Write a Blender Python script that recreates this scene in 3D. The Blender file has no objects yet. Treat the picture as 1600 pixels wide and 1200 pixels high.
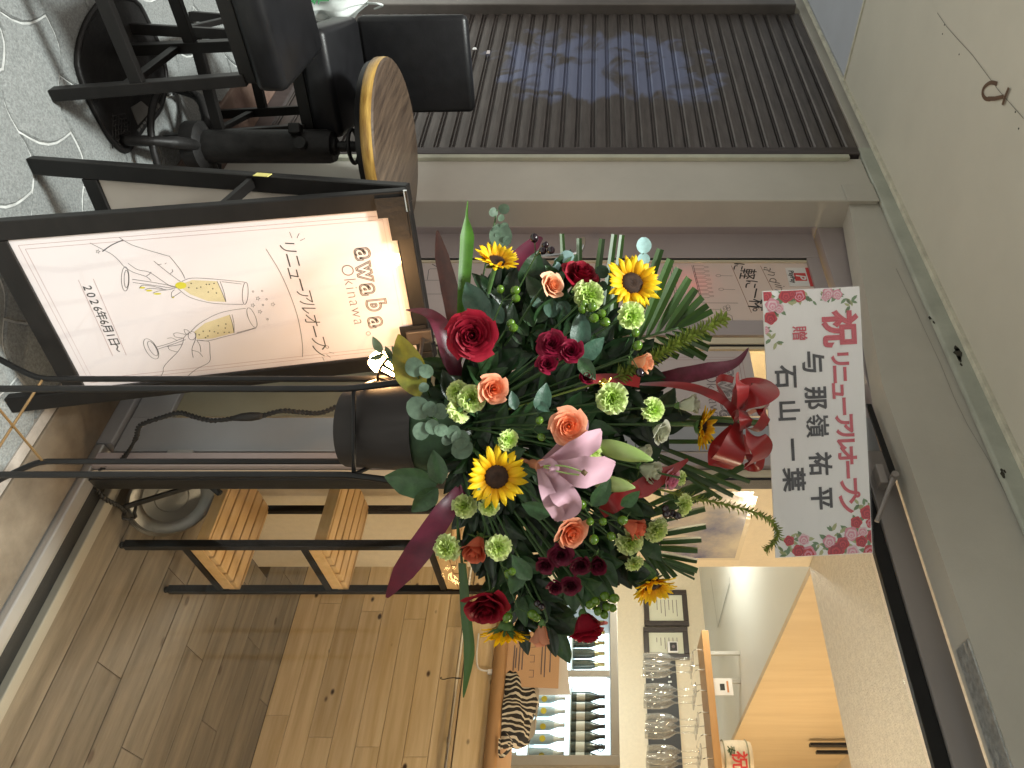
import bpy, bmesh, math, random
from mathutils import Vector, Matrix, noise as mnoise
random.seed(7)
R_ = math.radians
# ------------------------------------------------------------------ camera, world, light
scene = bpy.context.scene
COL = scene.collection
YAW = R_(48.5)
FW = Vector((-math.cos(YAW), math.sin(YAW), 0))      # viewing direction, level
RT = Vector((math.sin(YAW), math.cos(YAW), 0))       # to the right of an upright viewer
UP = Vector((0, 0, 1))
EYE = 1.5
FOC = 1138.0
cam_d = bpy.data.cameras.new('camera')
cam = bpy.data.objects.new('camera', cam_d)
COL.objects.link(cam)
# the phone was held on its side: picture right = up in the place
mw = Matrix((UP, -RT, -FW)).transposed().to_4x4()
mw.translation = (0, 0, EYE)
cam.matrix_world = mw
cam_d.sensor_fit = 'HORIZONTAL'
cam_d.sensor_width = 36
cam_d.lens = 36 * FOC / 1600
cam_d.shift_x = -137 / 1600
cam_d.clip_start = 0.02
cam_d.clip_end = 500
scene.camera = cam

world = bpy.data.worlds.new('World')
scene.world = world
world.use_nodes = True
wn = world.node_tree
SUN_TRAVEL = Vector((-0.16, 0.39, -0.906)).normalized()
sky = wn.nodes.new('ShaderNodeTexSky')
sky.sky_type = 'NISHITA'
sky.sun_disc = False
sky.sun_elevation = math.asin(-SUN_TRAVEL.z)
sky.sun_rotation = math.atan2(-SUN_TRAVEL.x, -SUN_TRAVEL.y)
sky.air_density = 1.0
sky.dust_density = 6.0
bg = wn.nodes['Background']
bg.inputs['Strength'].default_value = 0.098
hs = wn.nodes.new('ShaderNodeHueSaturation')
hs.inputs['Saturation'].default_value = 0.35
wn.links.new(sky.outputs[0], hs.inputs['Color'])
tint = wn.nodes.new('ShaderNodeMixRGB')
tint.blend_type = 'MULTIPLY'
tint.inputs['Fac'].default_value = 1.0
tint.inputs['Color2'].default_value = (1.0, 0.93, 0.82, 1)      # warm city glow at night
wn.links.new(hs.outputs[0], tint.inputs['Color1'])
wn.links.new(tint.outputs[0], bg.inputs['Color'])

sun_d = bpy.data.lights.new('street_light', 'SUN')
sun_d.energy = 4.4
sun_d.angle = R_(8.0)
sun_d.color = (0.93, 1.0, 0.97)
sun = bpy.data.objects.new('street_light', sun_d)
COL.objects.link(sun)
sun.rotation_euler = SUN_TRAVEL.to_track_quat('-Z', 'Y').to_euler()

scene.view_settings.view_transform = 'Standard'
scene.view_settings.look = 'None'
scene.view_settings.gamma = 1
scene.view_settings.use_curve_mapping = False
scene.view_settings.exposure = 0.42
scene.render.engine = 'CYCLES'
scene.cycles.use_denoising = True
scene.cycles.max_bounces = 7
scene.cycles.diffuse_bounces = 4
scene.cycles.glossy_bounces = 3
scene.cycles.transparent_max_bounces = 12
scene.cycles.sample_clamp_indirect = 4.0
scene.cycles.caustics_reflective = False
scene.cycles.caustics_refractive = False

# ------------------------------------------------------------------ places
def P(px, py, Z):
    """point seen at photo pixel (px, py) at distance Z along the view"""
    return FW * Z + RT * ((py - 600) / FOC * Z) + UP * (EYE + (px - 937) / FOC * Z)
def RAY(px, py):
    return FW + RT * ((py - 600) / FOC) + UP * ((px - 937) / FOC)
EY = Vector((0, 0, EYE))
def onY(px, py, Y):
    d = RAY(px, py); return EY + d * (Y / d.y)
def onX(px, py, X):
    d = RAY(px, py); return EY + d * (X / d.x)
def onH(px, py, H):
    d = RAY(px, py); return EY + d * ((H - EYE) / d.z)
def onPl(px, py, p0, n):
    d = RAY(px, py); return EY + d * ((p0 - EY).dot(n) / d.dot(n))
def XZ(x, z, h=0):
    return RT * x + FW * z + UP * h

# ------------------------------------------------------------------ mesh helpers
def g_new(): return ([], [])
def g_add(g, v, f):
    o = len(g[0]); g[0].extend([Vector(p) for p in v]); g[1].extend([tuple(i + o for i in q) for q in f]); return g
BOXF = [(0, 3, 2, 1), (4, 5, 6, 7), (0, 1, 5, 4), (1, 2, 6, 5), (2, 3, 7, 6), (3, 0, 4, 7)]
def g_box(lo, hi, g=None):
    g = g or g_new(); a, b = lo, hi
    return g_add(g, [(a[0], a[1], a[2]), (b[0], a[1], a[2]), (b[0], b[1], a[2]), (a[0], b[1], a[2]),
                     (a[0], a[1], b[2]), (b[0], a[1], b[2]), (b[0], b[1], b[2]), (a[0], b[1], b[2])], BOXF)
def g_obox(o, a, b, c, g=None):
    """box with corner o and edge vectors a, b, c"""
    g = g or g_new(); o, a, b, c = Vector(o), Vector(a), Vector(b), Vector(c)
    if a.cross(b).dot(c) < 0: a, b = b, a
    return g_add(g, [o, o + a, o + a + b, o + b, o + c, o + a + c, o + a + b + c, o + b + c], BOXF)
def frames(pts):
    pts = [Vector(p) for p in pts]; T = []
    for i in range(len(pts)):
        t = pts[min(i + 1, len(pts) - 1)] - pts[max(i - 1, 0)]
        T.append(t.normalized() if t.length > 1e-9 else Vector((0, 0, 1)))
    n = T[0].orthogonal().normalized(); out = []
    for i, t in enumerate(T):
        n = (n - t * n.dot(t))
        n = n.normalized() if n.length > 1e-6 else t.orthogonal().normalized()
        out.append((pts[i], t, n, t.cross(n)))
    return out
def g_tube(pts, r, n=8, g=None, cap=True):
    g = g or g_new(); fr = frames(pts); v = []; f = []; m = len(fr)
    for i, (p, t, a, b) in enumerate(fr):
        rr = r[i] if isinstance(r, (list, tuple)) else r
        for k in range(n):
            an = 2 * math.pi * k / n
            v.append(p + (a * math.cos(an) + b * math.sin(an)) * rr)
    for i in range(m - 1):
        for k in range(n):
            f.append((i * n + k, i * n + (k + 1) % n, (i + 1) * n + (k + 1) % n, (i + 1) * n + k))
    if cap:
        f.append(tuple(reversed(range(n)))); f.append(tuple(range((m - 1) * n, m * n)))
    return g_add(g, v, f)
def g_bar(a, b, w, h, up=(0, 0, 1), g=None):
    """rectangular bar from a to b; w sideways, h along up"""
    a, b = Vector(a), Vector(b); t = (b - a).normalized(); up = Vector(up)
    s = t.cross(up).normalized(); u = s.cross(t).normalized()
    return g_obox(a - s * w / 2 - u * h / 2, b - a, s * w, u * h, g)
def g_lathe(prof, n=20, M=None, g=None, sq=1.0):
    g = g or g_new(); v = []; f = []; m = len(prof)
    for r, z in prof:
        for k in range(n):
            an = 2 * math.pi * k / n
            p = Vector((r * math.cos(an), r * math.sin(an) * sq, z))
            v.append(M @ p if M else p)
    for i in range(m - 1):
        for k in range(n):
            f.append((i * n + k, i * n + (k + 1) % n, (i + 1) * n + (k + 1) % n, (i + 1) * n + k))
    return g_add(g, v, f)
def g_grid(fn, nu, nv, g=None):
    g = g or g_new(); v = []; f = []
    for j in range(nv + 1):
        for i in range(nu + 1):
            v.append(fn(i / nu, j / nv))
    for j in range(nv):
        for i in range(nu):
            a = j * (nu + 1) + i
            f.append((a, a + 1, a + nu + 2, a + nu + 1))
    return g_add(g, v, f)
def g_prism(poly, d, g=None):
    """closed polygon poly (3D, planar) pushed by vector d"""
    g = g or g_new(); n = len(poly); d = Vector(d); poly = [Vector(p) for p in poly]
    v = poly + [p + d for p in poly]
    f = [tuple(reversed(range(n))), tuple(range(n, 2 * n))] + [(i, (i + 1) % n, n + (i + 1) % n, n + i) for i in range(n)]
    return g_add(g, v, f)
def g_ribbon(pts, w, nrm, g=None, lift=0.0):
    """flat line of width w lying on a plane of normal nrm"""
    g = g or g_new(); nrm = Vector(nrm).normalized(); v = []; f = []
    fr = frames(pts)
    for i, (p, t, a, b) in enumerate(fr):
        s = t.cross(nrm).normalized()
        ww = w[i] if isinstance(w, (list, tuple)) else w
        v += [p + s * ww / 2 + nrm * lift, p - s * ww / 2 + nrm * lift]
    for i in range(len(fr) - 1):
        f.append((2 * i, 2 * i + 1, 2 * i + 3, 2 * i + 2))
    return g_add(g, v, f)
def bez(pts, n=6):
    """Catmull-Rom through pts"""
    pts = [Vector(p) for p in pts]; out = []
    for i in range(len(pts) - 1):
        p0 = pts[max(i - 1, 0)]; p1 = pts[i]; p2 = pts[i + 1]; p3 = pts[min(i + 2, len(pts) - 1)]
        for k in range(n):
            t = k / n
            out.append(0.5 * ((2 * p1) + (p2 - p0) * t + (2 * p0 - 5 * p1 + 4 * p2 - p3) * t * t + (3 * p1 - p0 - 3 * p2 + p3) * t ** 3))
    out.append(pts[-1]); return out

LOC = {}
def world_loc(o):
    p = Vector((0, 0, 0))
    while o is not None:
        p += Vector(o.location); o = o.parent
    return p
def mesh_of(name, g, off=Vector((0, 0, 0)), smooth=False, bevel=0):
    me = bpy.data.meshes.new(name)
    me.from_pydata([tuple(p - off) for p in g[0]], [], g[1]); me.update()
    bm = bmesh.new(); bm.from_mesh(me)
    bmesh.ops.recalc_face_normals(bm, faces=bm.faces)
    if bevel:
        es = [e for e in bm.edges if len(e.link_faces) == 2 and e.calc_face_angle(0) > 0.6]
        bmesh.ops.bevel(bm, geom=es, offset=bevel, segments=2, profile=0.5, affect='EDGES')
    bm.to_mesh(me); bm.free()
    if smooth:
        for p in me.polygons: p.use_smooth = True
        if smooth == 2:
            me.set_sharp_from_angle(angle=R_(40))
    return me
def props(o, label=None, cat=None, group=None, kind=None):
    if label: o['label'] = label
    if cat: o['category'] = cat
    if group: o['group'] = group
    if kind: o['kind'] = kind
    return o
def mk(name, g, m, parent=None, smooth=False, bevel=0, label=None, cat=None, group=None, kind=None):
    """one mesh object; vertices are given in the world (parents here are only shifted, never turned)"""
    off = world_loc(parent) if parent is not None else None
    if off is None:
        zs = min(p.z for p in g[0]); c = sum(g[0], Vector()) / len(g[0]); off = Vector((c.x, c.y, zs)); loc = off
    else:
        loc = Vector((0, 0, 0))
    me = mesh_of(name, g, off, smooth, bevel)
    if m: me.materials.append(m)
    o = bpy.data.objects.new(name, me); COL.objects.link(o); o.location = loc
    if parent is not None: o.parent = parent
    return props(o, label, cat, group, kind)
def thing(name, loc, label, cat, group=None, kind=None):
    o = bpy.data.objects.new(name, None); COL.objects.link(o); o.location = Vector(loc)
    o.empty_display_size = 0.05
    return props(o, label, cat, group, kind)
def inst(name, me, parent, M=None, m=None):
    """object sharing mesh data under a turned parent (local coordinates)"""
    o = bpy.data.objects.new(name, me); COL.objects.link(o); o.parent = parent
    if M is not None: o.matrix_basis = M
    if m is not None:
        o.material_slots[0].link = 'OBJECT'; o.material_slots[0].material = m
    return o
def textgeo(s, size, o, xd, yd, bold=0.0, outline=0.0, shear=0.0, align='CENTER', zoff=0.0006, space=1.0):
    """text as flat mesh geometry: centred at world point o, running along xd, upright along yd"""
    cu = bpy.data.curves.new('t', 'FONT'); cu.body = s; cu.size = size; cu.align_x = align; cu.align_y = 'CENTER'
    cu.offset = bold; cu.shear = shear; cu.space_character = space; cu.resolution_u = 4
    if outline:
        cu.fill_mode = 'NONE'; cu.bevel_depth = outline; cu.bevel_resolution = 0
    ob = bpy.data.objects.new('t', cu); COL.objects.link(ob)
    dg = bpy.context.evaluated_depsgraph_get()
    me = bpy.data.meshes.new_from_object(ob.evaluated_get(dg))
    xd = Vector(xd).normalized(); yd = Vector(yd).normalized(); zd = xd.cross(yd)
    v = [Vector(o) + xd * p.co.x + yd * p.co.y + zd * (zoff + p.co.z * 0.3) for p in me.vertices]
    f = [tuple(p.vertices) for p in me.polygons]
    bpy.data.objects.remove(ob); bpy.data.curves.remove(cu); bpy.data.meshes.remove(me)
    return (v, f)

# ------------------------------------------------------------------ materials
def mat(name, col, rough=0.55, metal=0.0, var=0.0, vscale=6.0, stretch=(1, 1, 1), bump=0.0, bscale=60.0, rand=0.0,
        emit=None, estr=0.0, transl=0.0, spec=0.5, coat=0.0, col2=None, coord='Object', detail=6.0, sheen=0.0, radial=None):
    m = bpy.data.materials.new(name); m.use_nodes = True
    nt = m.node_tree; N = nt.nodes; L = nt.links
    b = N['Principled BSDF']; out = N['Material Output']
    b.inputs['Roughness'].default_value = rough; b.inputs['Metallic'].default_value = metal
    b.inputs['Specular IOR Level'].default_value = spec
    if coat: b.inputs['Coat Weight'].default_value = coat
    if sheen: b.inputs['Sheen Weight'].default_value = sheen
    c4 = (*col, 1); b.inputs['Base Color'].default_value = c4
    src = None
    tc = N.new('ShaderNodeTexCoord'); mp = N.new('ShaderNodeMapping')
    mp.inputs['Scale'].default_value = stretch
    if coord == 'World':
        ge = N.new('ShaderNodeNewGeometry'); L.new(ge.outputs['Position'], mp.inputs['Vector'])
    else:
        L.new(tc.outputs['Object'], mp.inputs['Vector'])
    oi = N.new('ShaderNodeObjectInfo')
    vm = N.new('ShaderNodeVectorMath'); vm.operation = 'MULTIPLY_ADD'
    cb = N.new('ShaderNodeCombineXYZ')
    for k in range(3): L.new(oi.outputs['Random'], cb.inputs[k])
    L.new(cb.outputs[0], vm.inputs[0]); vm.inputs[1].default_value = (17, 23, 31); L.new(mp.outputs[0], vm.inputs[2])
    vec = vm.outputs[0]
    if coord == 'World': vec = mp.outputs[0]
    if var or col2:
        nz = N.new('ShaderNodeTexNoise'); nz.inputs['Scale'].default_value = vscale; nz.inputs['Detail'].default_value = detail
        nz.inputs['Roughness'].default_value = 0.62
        L.new(vec, nz.inputs['Vector'])
        rp = N.new('ShaderNodeValToRGB'); rp.color_ramp.elements[0].position = 0.3; rp.color_ramp.elements[1].position = 0.7
        if col2:
            rp.color_ramp.elements[0].color = c4; rp.color_ramp.elements[1].color = (*col2, 1)
        else:
            rp.color_ramp.elements[0].color = tuple(max(0, x * (1 - var)) for x in col) + (1,)
            rp.color_ramp.elements[1].color = tuple(min(1, x * (1 + var)) for x in col) + (1,)
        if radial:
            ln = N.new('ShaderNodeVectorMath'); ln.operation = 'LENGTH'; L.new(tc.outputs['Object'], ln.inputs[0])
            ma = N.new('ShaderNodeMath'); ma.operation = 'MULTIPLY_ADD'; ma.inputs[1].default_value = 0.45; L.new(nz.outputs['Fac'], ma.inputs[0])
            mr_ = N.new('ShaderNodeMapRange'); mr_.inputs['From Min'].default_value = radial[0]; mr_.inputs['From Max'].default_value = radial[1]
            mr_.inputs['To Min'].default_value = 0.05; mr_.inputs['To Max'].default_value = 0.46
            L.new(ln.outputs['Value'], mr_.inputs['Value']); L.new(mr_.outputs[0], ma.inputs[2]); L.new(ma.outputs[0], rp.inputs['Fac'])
        else:
            L.new(nz.outputs['Fac'], rp.inputs['Fac'])
        src = rp.outputs['Color']
    if rand:
        hv = N.new('ShaderNodeHueSaturation')
        mr = N.new('ShaderNodeMapRange'); mr.inputs['To Min'].default_value = 1 - rand; mr.inputs['To Max'].default_value = 1 + rand
        L.new(oi.outputs['Random'], mr.inputs['Value']); L.new(mr.outputs[0], hv.inputs['Value'])
        if src: L.new(src, hv.inputs['Color'])
        else: hv.inputs['Color'].default_value = c4
        src = hv.outputs['Color']
    if src: L.new(src, b.inputs['Base Color'])
    if bump:
        nb = N.new('ShaderNodeTexNoise'); nb.inputs['Scale'].default_value = bscale; nb.inputs['Detail'].default_value = 5
        L.new(vec, nb.inputs['Vector'])
        bp = N.new('ShaderNodeBump'); bp.inputs['Strength'].default_value = bump; bp.inputs['Distance'].default_value = 0.01
        L.new(nb.outputs['Fac'], bp.inputs['Height']); L.new(bp.outputs[0], b.inputs['Normal'])
    if emit:
        b.inputs['Emission Color'].default_value = (*emit, 1); b.inputs['Emission Strength'].default_value = estr
    if transl:
        tr = N.new('ShaderNodeBsdfTranslucent'); mx = N.new('ShaderNodeMixShader'); mx.inputs[0].default_value = transl
        tr.inputs['Color'].default_value = c4
        if src: L.new(src, tr.inputs['Color'])
        L.new(b.outputs[0], mx.inputs[1]); L.new(tr.outputs[0], mx.inputs[2]); L.new(mx.outputs[0], out.inputs['Surface'])
    return m
def glassmat(name, tint=(1, 1, 1), refl=0.06, rough=0.02, ior=1.45):
    m = bpy.data.materials.new(name); m.use_nodes = True
    nt = m.node_tree; N = nt.nodes; L = nt.links
    N.remove(N['Principled BSDF']); out = N['Material Output']
    t = N.new('ShaderNodeBsdfTransparent'); t.inputs['Color'].default_value = (*tint, 1)
    gl = N.new('ShaderNodeBsdfGlossy'); gl.inputs['Roughness'].default_value = rough
    lw = N.new('ShaderNodeFresnel'); lw.inputs['IOR'].default_value = ior
    # the far side of a thin pane must not act as if the light left a solid block of glass
    geo = N.new('ShaderNodeNewGeometry'); mi = N.new('ShaderNodeMapRange'); mi.inputs['To Min'].default_value = ior; mi.inputs['To Max'].default_value = 1 / ior
    L.new(geo.outputs['Backfacing'], mi.inputs['Value']); L.new(mi.outputs[0], lw.inputs['IOR'])
    ml = N.new('ShaderNodeMath'); ml.operation = 'ADD'; ml.inputs[1].default_value = refl - 0.04
    ml.use_clamp = True
    mx = N.new('ShaderNodeMixShader')
    L.new(lw.outputs[0], ml.inputs[0]); L.new(ml.outputs[0], mx.inputs[0])
    L.new(t.outputs[0], mx.inputs[1]); L.new(gl.outputs[0], mx.inputs[2]); L.new(mx.outputs[0], out.inputs['Surface'])
    return m
def woodmat(name, c1, c2, grain=(1, 14, 14), knots=0.0, rough=0.45, rand=0.12, kcol=(0.06, 0.03, 0.015), kscale=5.0):
    m = mat(name, c1, rough=rough, col2=c2, vscale=2.2, stretch=grain, rand=rand, bump=0.08, bscale=8)
    if knots:
        nt = m.node_tree; N = nt.nodes; L = nt.links; b = N['Principled BSDF']
        tc = [n for n in N if n.type == 'TEX_COORD'][0]
        mp = N.new('ShaderNodeMapping'); mp.inputs['Scale'].default_value = (1, 1.6, 1.6)
        oi = [n for n in N if n.type == 'OBJECT_INFO'][0]
        L.new(tc.outputs['Object'], mp.inputs['Vector'])
        cb = [n for n in N if n.type == 'COMBXYZ'][0]
        vm = N.new('ShaderNodeVectorMath'); vm.operation = 'MULTIPLY_ADD'; vm.inputs[1].default_value = (9, 7, 13)
        L.new(cb.outputs[0], vm.inputs[0]); L.new(mp.outputs[0], vm.inputs[2])
        vo = N.new('ShaderNodeTexVoronoi'); vo.inputs['Scale'].default_value = kscale
        L.new(vm.outputs[0], vo.inputs['Vector'])
        rp = N.new('ShaderNodeValToRGB'); rp.color_ramp.elements[0].position = knots * 0.55; rp.color_ramp.elements[1].position = knots
        rp.color_ramp.elements[0].color = (1, 1, 1, 1); rp.color_ramp.elements[1].color = (0, 0, 0, 1)
        L.new(vo.outputs['Distance'], rp.inputs['Fac'])
        mx = N.new('ShaderNodeMixRGB'); mx.inputs['Color2'].default_value = (*kcol, 1)
        old = b.inputs['Base Color'].links[0].from_socket
        L.new(rp.outputs[0], mx.inputs['Fac']); L.new(old, mx.inputs['Color1']); L.new(mx.outputs[0], b.inputs['Base Color'])
    return m

MT = dict(
    plaster=mat('wall_paint', (0.54, 0.51, 0.45), 0.7, var=0.07, vscale=3, bump=0.05, bscale=180),
    soffit=mat('soffit_paint', (0.66, 0.62, 0.53), 0.75, var=0.05, vscale=2, bump=0.06, bscale=220),
    soffit_blue=mat('soffit_bluish_grey', (0.50, 0.52, 0.58), 0.7, var=0.06, vscale=2),  # bluish grey tone for the side bay of the soffit
    band=mat('band_paint', (0.46, 0.475, 0.41), 0.7, var=0.16, vscale=7, bump=0.1, bscale=90),
    edge=mat('edge_paint', (0.66, 0.63, 0.52), 0.7, var=0.2, vscale=20),
    mauve=mat('aluminium_mauve', (0.42, 0.365, 0.365), 0.38, var=0.05, vscale=4, metal=0.25),
    headrail=mat('head_rail_metal', (0.30, 0.27, 0.255), 0.38, var=0.05, vscale=4, metal=0.3),
    alu=mat('aluminium', (0.55, 0.54, 0.52), 0.32, metal=0.75, var=0.05),
    alupale=mat('aluminium_panel', (0.36, 0.37, 0.385), 0.35, metal=0.4, var=0.06, vscale=2.5),
    cream=mat('cream_profile', (0.66, 0.58, 0.43), 0.5, var=0.06),
    chrome=mat('chrome', (0.8, 0.8, 0.8), 0.12, metal=1.0),
    black=mat('black_metal', (0.008, 0.0075, 0.0075), 0.42, spec=.35, var=0.3, vscale=15, metal=0.2),
    iron=mat('cast_iron', (0.014, 0.013, 0.0125), 0.5, spec=.35, var=0.4, vscale=20, metal=0.3, bump=0.15, bscale=80),
    rail=mat('shutter_rail', (0.085, 0.07, 0.068), 0.45, metal=0.5, var=0.25, vscale=9, coord='World', stretch=(5, 5, 1)),
    rubber=mat('black_rubber', (0.012, 0.012, 0.012), 0.6),
    leather=mat('black_leatherette', (0.009, 0.009, 0.010), 0.36, spec=.28, var=0.25, vscale=20, bump=0.06, bscale=260),
    darkwood=mat('painted_wood', (0.008, 0.007, 0.0065), 0.42, spec=.3, var=0.3, vscale=12, stretch=(1, 1, 3)),
    glass=glassmat('window_glass', (0.97, 0.98, 0.97), 0.04, ior=1.2),
    doorglass=glassmat('door_glass', (0.97, 0.98, 0.97), 0.07, ior=1.5),
    flute=glassmat('flute_glass', (0.985, 0.99, 0.99), 0.12),
    white=mat('white_sheet', (0.80, 0.77, 0.75), 0.45, var=0.02),
    paper=mat('poster_paper', (0.82, 0.755, 0.77), 0.38, var=0.015, vscale=2, coat=0.15),
    ink=mat('ink_black', (0.03, 0.028, 0.03), 0.6),
    inkgrey=mat('ink_grey', (0.16, 0.13, 0.14), 0.6),
    inkpink=mat('ink_pink', (0.42, 0.25, 0.25), 0.6),
    wine=mat('ink_champagne', (0.70, 0.60, 0.36), 0.5, var=0.06, vscale=40),
    nail=mat('ink_yellow', (0.66, 0.60, 0.05), 0.5),
    red=mat('ink_red', (0.60, 0.10, 0.13), 0.5),
    redpay=mat('sticker_red', (0.62, 0.05, 0.05), 0.4),
    char=mat('ink_charcoal', (0.045, 0.047, 0.052), 0.5),
    concrete=mat('stained_concrete', (0.085, 0.063, 0.041), 0.8, col2=(0.205, 0.165, 0.118), vscale=5.5, bump=0.2, bscale=40, coord='World', detail=9),
    redtile=mat('red_brown_step', (0.075, 0.04, 0.03), 0.6, col2=(0.15, 0.10, 0.075), vscale=7, coord='World', bump=0.1),
    street=mat('asphalt', (0.06, 0.06, 0.06), 0.9, var=0.2, vscale=30, coord='World'),
    joint=mat('paving_joint', (0.38, 0.385, 0.37), 0.85, var=0.3, vscale=30, coord='World'),
    vinyl=mat('ceiling_vinyl', (0.78, 0.74, 0.66), 0.42, var=0.14, vscale=55, coord='World', bump=0.5, bscale=140, stretch=(1, 1, 1)),
    wallin=mat('inner_wall_paper', (0.72, 0.62, 0.46), 0.6, var=0.05, vscale=40, bump=0.12, bscale=160, coord='World'),
    kitchen=mat('kitchen_ceiling_board', (0.70, 0.72, 0.69), 0.35, var=0.03, vscale=3, coord='World'),
    veneer=woodmat('veneer', (0.62, 0.48, 0.29), (0.72, 0.58, 0.37), grain=(5, 5, 0.5), rand=0.0),
    pine=woodmat('pine_board', (0.56, 0.385, 0.19), (0.78, 0.60, 0.38), grain=(0.8, 13, 13), knots=0.105, kscale=5.2, rough=0.36, rand=0.14),
    plank=woodmat('grey_oak_plank', (0.120, 0.098, 0.073), (0.265, 0.225, 0.172), grain=(1.3, 9, 9), knots=0.10, kscale=4.0, rough=0.5, rand=0.14, kcol=(0.08, 0.055, 0.035)),
    shelfwood=woodmat('shelf_slat', (0.58, 0.36, 0.15), (0.70, 0.47, 0.23), grain=(2, 16, 16), rough=0.4, rand=0.12),
    roll=mat('brown_edge_trim', (0.42, 0.235, 0.105), 0.45, var=0.08, vscale=3, stretch=(0.4, 3, 3)),
    tabletop=woodmat('dark_table_wood', (0.035, 0.024, 0.018), (0.11, 0.075, 0.05), grain=(2.0, 26, 2), rough=0.3, rand=0),
    gold=woodmat('worn_gold_edge', (0.20, 0.10, 0.02), (0.60, 0.38, 0.10), grain=(4, 4, 30), rough=0.35, rand=0),
    meshcol=mat('stem_green', (0.040, 0.085, 0.022), 0.5, var=0.25, vscale=14),
)
# ------------------------------------------------------------------ ground
HS = 2.62          # soffit height
YW = 1.60          # plane of the shutter and pillar
mk('street', g_grid(lambda u, v: (-60 + 120 * u, -100 + 160 * v, -0.09), 2, 2), MT['street'], kind='structure')
pav = mk('pavement', g_box((-14, -1.5, -0.085), (12, 1.74, -0.0065)), MT['joint'], kind='structure')
stone_m = mat('paving_stone', (0.165, 0.172, 0.167), 0.82, var=0.32, vscale=170, bump=0.35, bscale=240, rand=0.12, coord='Object', detail=3)
CA, SA = math.cos(R_(60)), math.sin(R_(60))
SL, SW_ = 0.30, 0.20
def stone_mesh(odd):
    A = 0.026; n = 11; out = []
    o = 0.5 * SL if odd else 0.0
    wave = lambda s: A * math.sin(2 * math.pi * (s / SL))
    for i in range(n): s = o + SL * i / n; out.append((s - o, wave(s)))
    for i in range(n // 2 + 1): t = i / (n // 2 + 1); out.append((SL + 0.032 * math.sin(math.pi * t), wave(o) + SW_ * t))
    for i in range(n): s = o + SL * (1 - i / n); out.append((s - o, SW_ + wave(s)))
    for i in range(n // 2 + 1): t = 1 - i / (n // 2 + 1); out.append((0.032 * math.sin(math.pi * t), wave(o) + SW_ * t))
    c = Vector((SL / 2, SW_ / 2, 0)); rings = []
    for ins, z in ((0.0030, -0.02), (0.0034, -0.0045), (0.0070, 0.0)):
        ring = []
        for p in out:
            q = Vector((p[0], p[1], 0)) - c; ring.append(Vector((q.x * (1 - 2 * ins / SL), q.y * (1 - 2 * ins / SW_), z)))
        rings.append(ring)
    m = len(out); v = sum(rings, []); f = []
    for k in range(2):
        for i in range(m): f.append((k * m + i, k * m + (i + 1) % m, (k + 1) * m + (i + 1) % m, (k + 1) * m + i))
    f.append(tuple(range(2 * m, 3 * m)))
    me = mesh_of('paving_stone', ([Vector(p) for p in v], f)); me.materials.append(stone_m); return me
SM = [stone_mesh(0), stone_mesh(1)]
ns = 0
for j in range(-40, 40):
    for i in range(-40, 40):
        a = (i + (0.5 if j % 2 else 0.0)) * SL; b = j * SW_
        x, y = a * CA - b * SA - 1.9, a * SA + b * CA + 0.9
        if not (-4.6 < x < 0.4 and -0.2 < y < 1.62): continue
        q = Vector((x, y, -EYE)); z = q.dot(FW)
        if z < 0.9: continue
        u = 600 + q.dot(RT) / z * FOC; px = 937 - EYE / z * FOC
        if px < -130 or u < -130 or u > 1200: continue
        o = bpy.data.objects.new('paving_stone', SM[j % 2]); COL.objects.link(o); o.parent = pav
        o.location = Vector((x, y, random.uniform(-0.0015, 0.001))) - pav.location
        o.rotation_euler = (random.uniform(-.006, .006), random.uniform(-.006, .006), R_(60)); ns += 1
print('stones', ns)
mk('doorstep', g_box((-1.95, 1.55, -0.05), (3, 1.735, 0.008)), MT['concrete'], bevel=0.004, kind='structure')
mk('gutter_strip', g_box((-1.95, 1.515, -0.05), (3, 1.546, 0.005)), mat('grey_mortar', (0.27, 0.24, 0.21), 0.85, var=0.3, vscale=20, coord='World'), kind='structure')
mk('shutter_step', g_box((-3.6, 1.42, -0.05), (-1.954, 1.70, 0.012)), MT['redtile'], bevel=0.005, kind='structure')

# ------------------------------------------------------------------ soffit, header, pillar
cx = onH(1318, 135, HS).x
mk('soffit', g_box((cx, 0.70, HS), (7, YW - 0.012, HS + 0.3)), MT['soffit'], kind='structure')
mk('soffit_side_bay', g_box((-9, 0.70, HS + 0.004), (cx - 0.016, YW - 0.012, HS + 0.3)), MT['soffit_blue'], kind='structure')
mk('soffit_seam', g_box((cx - 0.0155, 0.70, HS - 0.006), (cx - 0.0005, YW - 0.012, HS + 0.2)), MT['edge'], kind='structure')
hd = thing('upper_wall', (-1.0, YW + 0.1, 2.335), 'pale plaster wall band above the glass shop front', 'wall')
mk('wall_panel', g_prism([(-2.6, YW + .012, 2.475), (-1.43, YW + .012, 2.335), (7, YW + .012, 2.335), (7, YW + .012, 3.2), (-2.6, YW + .012, 3.2)], (0, .098, 0)), MT['plaster'], hd)
mk('wall_panel', g_box((-9, YW + 0.012, 2.58), (-2.6002, YW + 0.11, 3.2)), MT['plaster'], hd)
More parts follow.
